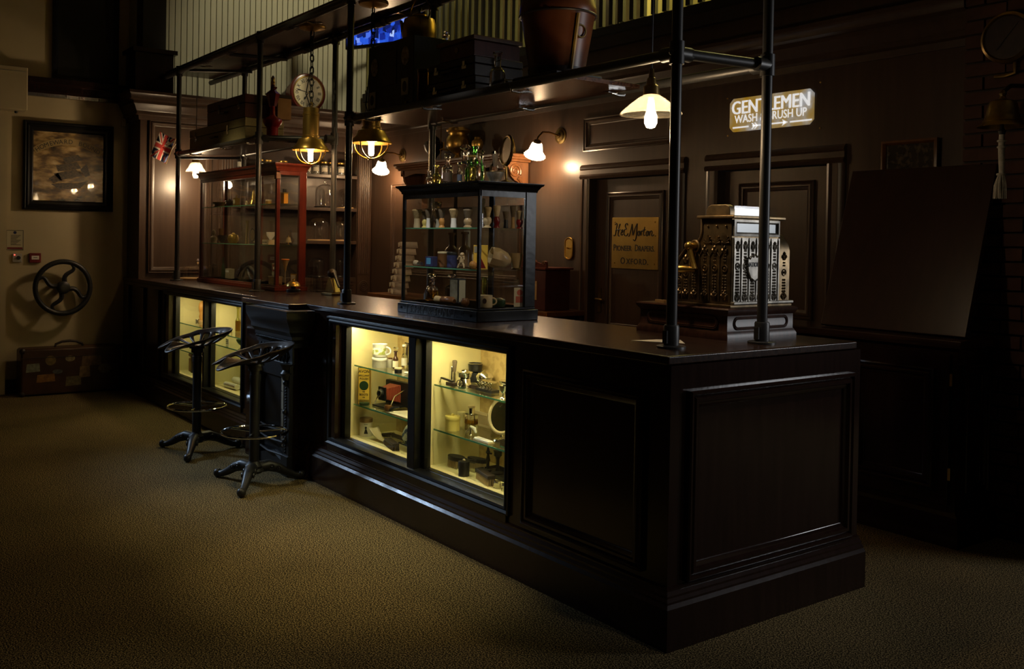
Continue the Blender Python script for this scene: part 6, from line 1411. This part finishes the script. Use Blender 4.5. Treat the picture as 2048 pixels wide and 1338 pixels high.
for i in range(nb*2+1):
    f = i/(nb*2); ww = (.056-.024*f)*(1 if i % 2 == 0 else .92); hh = (.052-.020*f)*(1 if i % 2 == 0 else .92); y = -.002-.075*f; rings.append([(-.03-.02*f+sx*ww, y, .075+sz_*hh) for sx, sz_ in ((-1, -1), (1, -1), (1, 1), (-1, 1))])
vs = [p for r_ in rings for p in r_]; fs = [(i*4+j, i*4+(j+1) % 4, i*4+4+(j+1) % 4, i*4+4+j) for i in range(nb*2) for j in range(4)]
bl_.add(vs, fs); ob('bellows', bl_, mat('red_bellows', (.32, .06, .03), .5), t, ang=20)
lb = ob('lens_board', MB().box((-.085, -.088, .035), (-.015, -.075, .115)), BLACK, t, bev=.003)
b = MB(); b.at((-.05, -.088, .078), (PI/2, 0, 0)); b.lathe([(.026, 0), (.026, .008), (.020, .018), (.016, .018), (.014, .012), (0, .012)], (0, 0, 0), 22); ob('lens', b, BLACK, t)
ob('lens_ring', MB().tube(ring((-.05, -.106, .078), .018, 22, XD, ZD), .003, 6, True), SILV, t)
ob('drop_bed', MB().box((-.10, -.12, 0), (.06, 0, .010)), BLACK, t, bev=.003)
for x in (-.10, .055): ob('strut', MB().tube([(x, -.10, .012), (x, -.07, .07), (x, 0, .10)], .004, 6), SILV, t)
L('tobacco_pipe', 'brown briar pipe bowl at the shelf edge below the camera in the lit window', 'pipe', (-2.30, .165, zt), [('pipe_bowl', [(.012, 0), (.022, .010), (.025, .025), (.020, .038), (.015, .039), (.012, .02), (0, .018)], OAK, 18), ('stem', MB().tube([(.018, .0, .014), (.05, .01, .03), (.09, .02, .036)], [.009, .006, .004], 8), BLACK)])
o = base(ob('letter_sheet', MB().prism([(-2.30, .15), (-2.04, .145), (-2.02, .30), (-2.26, .31)], (0, 0, zt), XD, YD, (0, 0, .002)), PAPER), (-2.15, .22, zt)); tag(o, 'white letter sheet lying flat in front of the folding camera', 'paper')
t = boxthing('standing_photo_wallet', 'dark red standing leather case with pale strips behind the letter in the lit window', 'frame', (-2.335, .36, zt), (.075, .02, .115), OXB, 0, [('pale_strip', MB().box((-.022+i*.032, -.0125, .012), (-.008+i*.032, -.0101, .10)), PAPER) for i in range(2)])
L('dark_ring_box', 'small dark ring-shaped pot at the right end of the letter sheet', 'pot', (-2.00, .17, zt), [('pot', [(.018, 0), (.020, .004), (.020, .018), (.012, .020), (.010, .012), (0, .012)], LEATD, 18)])
zt = .2955
tin('cream tobacco tin with a printed figure on the display window floor, left corner', (-2.60, .19, zt), .039, .108, PAPER, mat('tin_lid', (.30, .18, .07), .4, .5), 'tin', 'tobacco_tin', .22)
tt = [o for o in bpy.data.objects if o.name.startswith('tobacco_tin')][0]
b = MB()
for i in range(9):
    a0 = -.85+i*.07; a1 = a0+.07; h0 = .020+.028*math.sin(PI*i/9); h1 = .020+.028*math.sin(PI*(i+1)/9); r = .0384
    b.add([(r*math.cos(a0), r*math.sin(a0), .018), (r*math.cos(a1), r*math.sin(a1), .018), (r*math.cos(a1), r*math.sin(a1), h1), (r*math.cos(a0), r*math.sin(a0), h0)], [(0, 1, 2, 3)])
b.ball((.0375*math.cos(-.55), .0375*math.sin(-.55), .055), .007, 8)
ob('printed_figure', b, INK, tt)
b = MB()
for i in range(5): a0 = -.82+i*.12; b.add([(.0384*math.cos(a), .0384*math.sin(a), z) for a, z in ((a0, .072), (a0+.07, .072), (a0+.07, .077), (a0, .077))], [(0, 1, 2, 3)])
ob('printed_line', b, LEATD, tt)
t = T('shoe_horn', 'curved ivory shoe horn lying on the display window floor', 'shoe horn', (-2.43, .18, zt), -.1)
vs = []; fs = []
for i in range(14):
    f = i/13; x = -.075+.16*f; wd = .024*(1-f)+.010; z = .012+.050*(1-f)**3
    for k in range(5): q = (k-2)/2; vs.append((x, q*wd, z+.010*q*q*(1-f)))
for i in range(13):
    for k in range(4): fs.append((i*5+k, i*5+5+k, i*5+6+k, i*5+k+1))
o = ob('horn_blade', MB().add(vs, fs), CREAMP, t); o.modifiers.new('thick', 'SOLIDIFY').thickness = .003
ob('dark_tip', MB().tube([(.08, 0, .012), (.13, 0, .013), (.15, 0, .012)], [.009, .011, .005], 8), LEATD, t)
slab_brush('long dark clothes brush at the window floor front, beside the shoe horn', (-2.23, .15, zt), .17, .04, .042, BRIS_D, LEATD, -.25)
t = T('penknife_strap', 'rolled brown leather strap with pale end behind the clothes brush', 'strap', (-2.44, .27, zt), .15)
ob('strap', MB().tube([(-.08, 0, .012), (0, 0, .026), (.10, 0, .022), (.13, 0, .012)], [.010, .014, .013, .008], 8), LEATD, t); ob('buckle', MB().tube(ring((.02, 0, .025), .016, 12, YD, ZD), .003, 6, True), SILV, t)
b = MB(); b.at((0, 0, .075), (PI/2-.5, 0, 0)); b.lathe([(.035, .0), (.06, -.012), (.078, -.035), (.082, -.04), (.076, -.032), (.055, -.004), (0, .01)], (0, 0, 0), 28)
t = T('blue_white_bowl', 'blue and white china bowl propped up behind the mullion on the display window floor', 'bowl', (-2.26, .275, zt)); ob('bowl_body', b, BLUEW, t); ob('stand', MB().tube([(-.05, .03, .005), (-.05, -.03, .005), (.05, -.03, .005), (.05, .03, .005)], .004, 6), BLACK, t)
bottle('tiny brown bottle at the front right of the left pane floor', (-2.0, .14, zt), .011, .06, mat('brown_vial', (.08, .04, .02), .2), CREAMP, None, .35, .5)

# ------------------------------------------------------------------ right display window, right pane
zt = .7255
t = T('razor_strop', 'folding razor strop on a small stand at the left of the silver shelf', 'razor', (-1.685, .165, zt), .1)
ob('stand', MB().box((-.01, -.015, 0), (.05, .015, .018)), LEATD, t, bev=.002); ob('blade', MB().prism([(-.065, .028), (.03, .018), (.03, .028), (-.062, .036)], (0, -.006, 0), XD, ZD, (0, .010, 0)), BLACK, t); ob('scale', MB().tube([(-.065, 0, .032), (-.075, 0, .006)], .003, 6), SILV, t)
brush('travel shaving brush with silver barrel standing on the silver shelf', (-1.715, .22, zt), .125, .0135, SILV, BRIS_D, 2, 0, 'travel_brush', None)
L('silver_tube', 'plain silver tube case beside the travel shaving brush', 'case', (-1.745, .225, zt), [('tube', [(.0095, 0), (.010, .003), (.010, .085), (.008, .088), (0, .088)], SILV, 16)])
L('silver_warmer', 'silver shaving bowl stacked on a silver mug on the glass shelf', 'pot', (-1.565, .18, zt), [('lower_mug', [(.036, 0), (.038, .004), (.034, .025), (.028, .046), (.026, .05), (0, .05)], SILV, 24), ('upper_bowl', [(.020, .05), (.034, .058), (.039, .078), (.041, .080), (.041, .083), (.02, .088), (.018, .094), (.010, .098), (0, .098)], SILV, 24), ('handle_ring', MB().tube(ring((0, -.037, .025), .018, 16, XD, ZD), .003, 6, True), SILV)])
L('black_cup', 'black lacquer cup on a narrow base at the back of the silver shelf', 'cup', (-1.715, .355, zt), [('cup_body', [(.03, 0), (.031, .004), (.028, .05), (.022, .054), (.036, .060), (.040, .10), (.037, .10), (.033, .065), (0, .064)], BLACK, 24), ('rim', MB().tube(ring((0, 0, .10), .039, 26), .002, 5, True), SILV)])
L('silver_soap_dish', 'round silver soap dish with domed lid on a tray, brightest piece on the shelf', 'dish', (-1.63, .355, zt), [('tray', [(.05, .002), (.056, .010), (.05, .006), (0, .006)], SILV, 26), ('dish', [(.03, .006), (.042, .02), (.044, .034), (0, .036)], SILV, 26), ('lid', [(.046, .036), (.046, .042), (.035, .060), (.012, .068), (.006, .074), (0, .075)], SILV, 26)])
bowl('flat silver dish behind the filigree stand at the right of the silver shelf', (-1.42, .36, zt+.0), .055, .045, SILV, 'dish', 'silver_dish', .35)
L('filigree_stand', 'openwork silver stand on a black base along the shelf edge', 'stand', (-1.42, .22, zt), [('black_base', MB().cbox((0, 0, 0), (.13, .05, .014)), BLACK), ('silver_top', MB().cbox((0, 0, .048), (.12, .045, .005)), SILV)]+[('scroll', MB().tube([(x, -.02, .014), (x+.012, -.022, .026), (x-.004, -.022, .038), (x+.008, -.02, .048)], .004, 6), SILV) for x in (-.055, -.028, 0, .028, .05)]+[('small_box', MB().cbox((-.10, -.005, 0), (.04, .03, .02)), LEATD)])
L('silver_egg_cup', 'small dark silver goblet at the right front of the silver shelf', 'cup', (-1.205, .155, zt), [('goblet', [(.018, 0), (.016, .004), (.005, .01), (.005, .022), (.020, .04), (.024, .064), (.021, .064), (.015, .042), (0, .035)], SILV, 20)])
L('toast_rack', 'wire-loop silver rack behind the small goblet', 'rack', (-1.26, .26, zt), [('wire_loop', MB().tube([(-.03, y, .005)]+[(.03*math.cos(a), y, .03+.03*math.sin(a)) for a in [PI-PI*i/8 for i in range(9)]]+[(.03, y, .005)], .003, 6), SILV) for y in (-.03, 0, .03)]+[('base_rod', MB().tube([(x, -.04, .006), (x, .04, .006)], .003, 6), SILV) for x in (-.03, .03)])
zt = .4905
tin('tall slim cream cylinder box at the left of the dressing-table shelf', (-1.745, .29, zt), .024, .075, NICHE, NICHE, 'box', 'tall_round_box', .35)
tin('yellow round celluloid powder pot on the dressing-table shelf', (-1.675, .185, zt), .0405, .075, YELP, YELP, 'pot', 'powder_pot', .28, YELP)
t = T('scent_bottle', 'square clear scent bottle with silver collar and cream top on the dressing-table shelf', 'bottle', (-1.625, .27, zt)); 
ob('glass_body', MB().cbox((0, 0, .03), (.068, .045, .055)), GLB, t, bev=.005); ob('contents', MB().cbox((0, 0, .034), (.06, .038, .02)), LIQ, t); ob('silver_collar', MB().lathe([(.018, .085), (.016, .088), (.016, .118), (0, .118)], (0, 0, 0), 18), SILV, t); ob('cream_top', MB().lathe([(.020, .118), (.020, .126), (.016, .130), (0, .130)], (0, 0, 0), 18), CREAMP, t); ob('lower_block', MB().cbox((0, 0, 0), (.06, .04, .03)), GLB, t)
t = T('ivory_comb', 'ivory-backed comb standing behind the yellow powder pot', 'comb', (-1.70, .375, zt), .0)
ob('back', MB().box((-.06, -.004, .060), (.13, .004, .078)), CREAMP, t, bev=.002)
b = MB()
for i in range(32): b.box((-.055+i*.0056, -.0015, .012), (-.0525+i*.0056, .0015, .06))
o = ob('teeth', b, CREAMP, t); o['kind'] = 'stuff'; ob('bottom_rail', MB().box((-.06, -.003, 0), (.13, .003, .012)), CREAMP, t)
hairbrush('ivory-backed hair brush lying behind the round mirror on the dressing-table shelf', (-1.50, .36, zt), .12, .06, .045, BRIS_L, CREAMP, .1, False)
mirror_on_stand('round cream-framed dressing mirror on a silver stand at the right of the lit shelf', (-1.335, .25, zt), .082, .205, CREAMP, SILV, .55, 'dressing_mirror', .25, .82)
boxthing('manicure_buffer', 'long white ivory nail buffer lying at the edge of the dressing-table shelf', 'buffer', (-1.36, .155, zt), (.135, .035, .014), WHITE, -.05, [('cream_base', MB().cbox((0, 0, -.0), (.138, .038, .006)), CREAMP)], .006)
L('button_hook_stand', 'small silver and tortoiseshell hook lying before the scent bottle', 'hook', (-1.53, .20, zt), [('white_wing', MB().tube([(.0, 0, .04), (.03, 0, .036), (.045, 0, .015)], [.008, .010, .005], 8), WHITE), ('hook', MB().tube([(.01, 0, .04), (-.02, -.005, .018), (-.03, -.01, .006)], [.008, .007, .004], 8), SILV), ('foot', [(.012, 0), (.005, .01), (.005, .035), (0, .036)], SILV, 10)])
boxthing('silver_filigree_box', 'small pierced silver box below the round mirror at the shelf end', 'box', (-1.19, .165, zt), (.055, .035, .03), SILV, 0, [('lid', MB().cbox((0, 0, .0305), (.058, .038, .006)), SILV)])
zt = .2955
hairbrush('oval black hair brush with handle on the display window floor, leftmost', (-1.655, .20, zt), .12, .062, .062, BRIS_L, BLACK, .12)
hairbrush('second black hair brush with pale bristles, crossing in front of the leftmost', (-1.575, .275, zt), .12, .05, .058, BRIS_W, BLACK, .32, False)
tin('black ribbed round jar with pale disc on its lid, front of the display window floor', (-1.495, .135, zt), .029, .074, BLACK, BLACK, 'jar', 'black_jar', .35, CREAMP)
slab_brush('long rectangular clothes brush with dark back at the front of the right pane floor', (-1.33, .15, zt), .17, .042, .052, BRIS_W, LEATD, -.28)
t = T('ebony_tray', 'black ebony tray on the display window floor under the black candlesticks', 'tray', (-1.38, .30, zt)); ob('tray_base', MB().cbox((0, 0, 0), (.30, .14, .008)), BLACK, t); ob('tray_rim', MB().frame((-.15, -.07, .008), XD, YD, .30, .14, [(0, 0), (0, .012), (.008, .012), (.01, 0)]), BLACK, t)
L('ebony_candlestick', 'black ebony candlestick with wide top on the ebony tray', 'candlestick', (-1.417, .29, zt+.0085), [('stick', [(.032, 0), (.034, .006), (.012, .014), (.008, .03), (.008, .07), (.013, .085), (.020, .09), (.022, .112), (.024, .116), (.010, .116), (0, .11)], BLACK, 22)])
L('ring_tree', 'black turned ring stand with small knob beside the ebony candlestick', 'ring stand', (-1.487, .28, zt+.0085), [('stand', [(.020, 0), (.020, .005), (.008, .012), (.008, .045), (.012, .055), (.008, .075), (.006, .085), (.013, .095), (.008, .105), (.003, .13), (0, .132)], BLACK, 16), ('arm', MB().tube([(0, 0, .09), (.03, 0, .094)], .005, 6), BLACK)])
L('second_candlestick', 'black ebony candlestick at the far right edge of the ebony tray', 'candlestick', (-1.285, .31, zt+.0085), [('stick', [(.032, 0), (.034, .006), (.012, .014), (.008, .03), (.008, .07), (.013, .085), (.026, .09), (.028, .098), (0, .10)], BLACK, 22)])
for x, y, l in ((-1.215, .135, 'small glass salt pot with dark lid, left of the pair at the window front'), (-1.155, .135, 'small glass salt pot with dark lid, right of the pair at the window front')):
    L('glass_pot', l, 'pot', (x, y, zt), [('glass', [(.017, 0), (.018, .003), (.018, .024), (.015, .026)], GLB, 16, False), ('lid', [(.016, .026), (.016, .034), (0, .036)], SILV, 16)])
L('silver_lidded_jar', 'glass jar with black lid behind the pair of small glass pots', 'jar', (-1.185, .205, zt), [('glass', [(.020, 0), (.021, .004), (.021, .045), (.018, .05)], GLB, 16, False), ('lid', [(.021, .05), (.021, .062), (0, .064)], BLACK, 16)])

# ------------------------------------------------------------------ left display window
zt = .7255
L('carved_figure', 'amber-brown carved standing figure in the left display window', 'figurine', (-5.75, .30, zt), [('base', [(.032, 0), (.034, .015), (.026, .02), (0, .02)], PINEW, 14), ('body', [(.022, .02), (.030, .05), (.024, .075), (.030, .10), (.034, .13), (.030, .165), (.015, .185), (0, .188)], TERRA, 14), ('face', MB().ball((.0, -.022, .14), .014, 8), TERRA)])
tin('tiny silver pill box on the left display window shelf', (-5.85, .29, zt), .022, .02, SILV, SILV, 'box', 'pill_box', .4)
bottle('small oil bottle with dark cap, left of the pair in the left display window', (-4.93, .30, .7155), .020, .20, GLY, BLACK, None, .48, .42, 'oil_bottle', LIQ)
bottle('small oil bottle with dark cap, right of the pair in the left display window', (-4.885, .33, .7155), .020, .195, GLY, BLACK, None, .48, .42, 'oil_bottle', LIQ)
L('hanging_medal', 'round pale medal standing behind the oil bottles', 'medal', (-4.84, .38, .7155), [('disc', MB().prism([(.03*math.cos(2*PI*i/20), .17+.03*math.sin(2*PI*i/20)) for i in range(20)], (0, 0, 0), XD, ZD, (0, .006, 0)), WHITE), ('stand', MB().box((-.02, 0, 0), (.02, .01, .14)), OAK)])
tin('low silver pot left of the oil bottles in the left display window', (-4.86, .20, .7155), .024, .024, SILV, SILV, 'pot', 'silver_pot', .3)
zt = .4905
bowl('dark green bowl on the middle shelf of the left display window', (-4.70, .26, .6205), .06, .055, GREENTIN, 'bowl', 'green_bowl', .4)
boxthing('wooden_cigar_box', 'flat wooden box on the middle shelf of the left display window', 'box', (-5.45, .26, zt), (.20, .12, .06), OAK, 0, [('lid', MB().cbox((0, 0, .061), (.225, .125, .012)), MAHO)])
boxthing('striped_card', 'small green and white striped card beside the dark green bowl', 'card', (-4.84, .18, .6205), (.06, .005, .05), PAPER, 0, [('green_stripe', MB().box((-.028, -.0035, .010+i*.014), (.028, -.0026, .016+i*.014)), GREENTIN) for i in range(3)], .0005)
zt = .2955
t = T('leather_collar_box', 'brown round-topped leather box on the left display window floor', 'box', (-5.68, .26, zt)); ob('box_body', MB().cbox((0, 0, 0), (.20, .14, .12)), TAN, t, bev=.008); ob('lid', MB().cbox((0, 0, .121), (.21, .15, .055)), LEATH, t, bev=.02); ob('strap', MB().cbox((0, -.002, .0), (.03, .152, .178)), LEATD, t)
for i, (x, y, z, wd, l) in enumerate(((-4.80, .28, 0, .26, 'folded cream printed cloth at the back of the left display window floor'), (-4.68, .155, 0, .20, 'rolled cream printed cloth at the front of the left display window floor'))):
    t = T('folded_cloth', l, 'cloth', (x, y, zt), .08*i)
    b = MB(); b.at((0, 0, .03-.006*i), (0, PI/2, 0)); b.lathe([(.0, -wd/2), (.026-.004*i, -wd/2), (.030-.006*i, -wd/4), (.029-.006*i, wd/4), (.026-.004*i, wd/2), (0, wd/2)], (0, 0, 0), 16, False); ob('roll', b, WHITE, t)
    ob('fold', MB().cbox((0, .03, 0), (wd*.9, .07, .028)), WHITE, t, bev=.01)
    b = MB()
    for k in range(9):
        xx = -wd*.36+k*wd*.09; yy = -.0215+.004*i; b.tube([(xx, yy-.004, .022), (xx+.006, yy-.005, .034), (xx+.012, yy-.004, .024), (xx+.017, yy-.005, .032)], .0022, 5)
    o = ob('brown_print', b, mat('brown_print', (.12, .05, .02), .7), t)
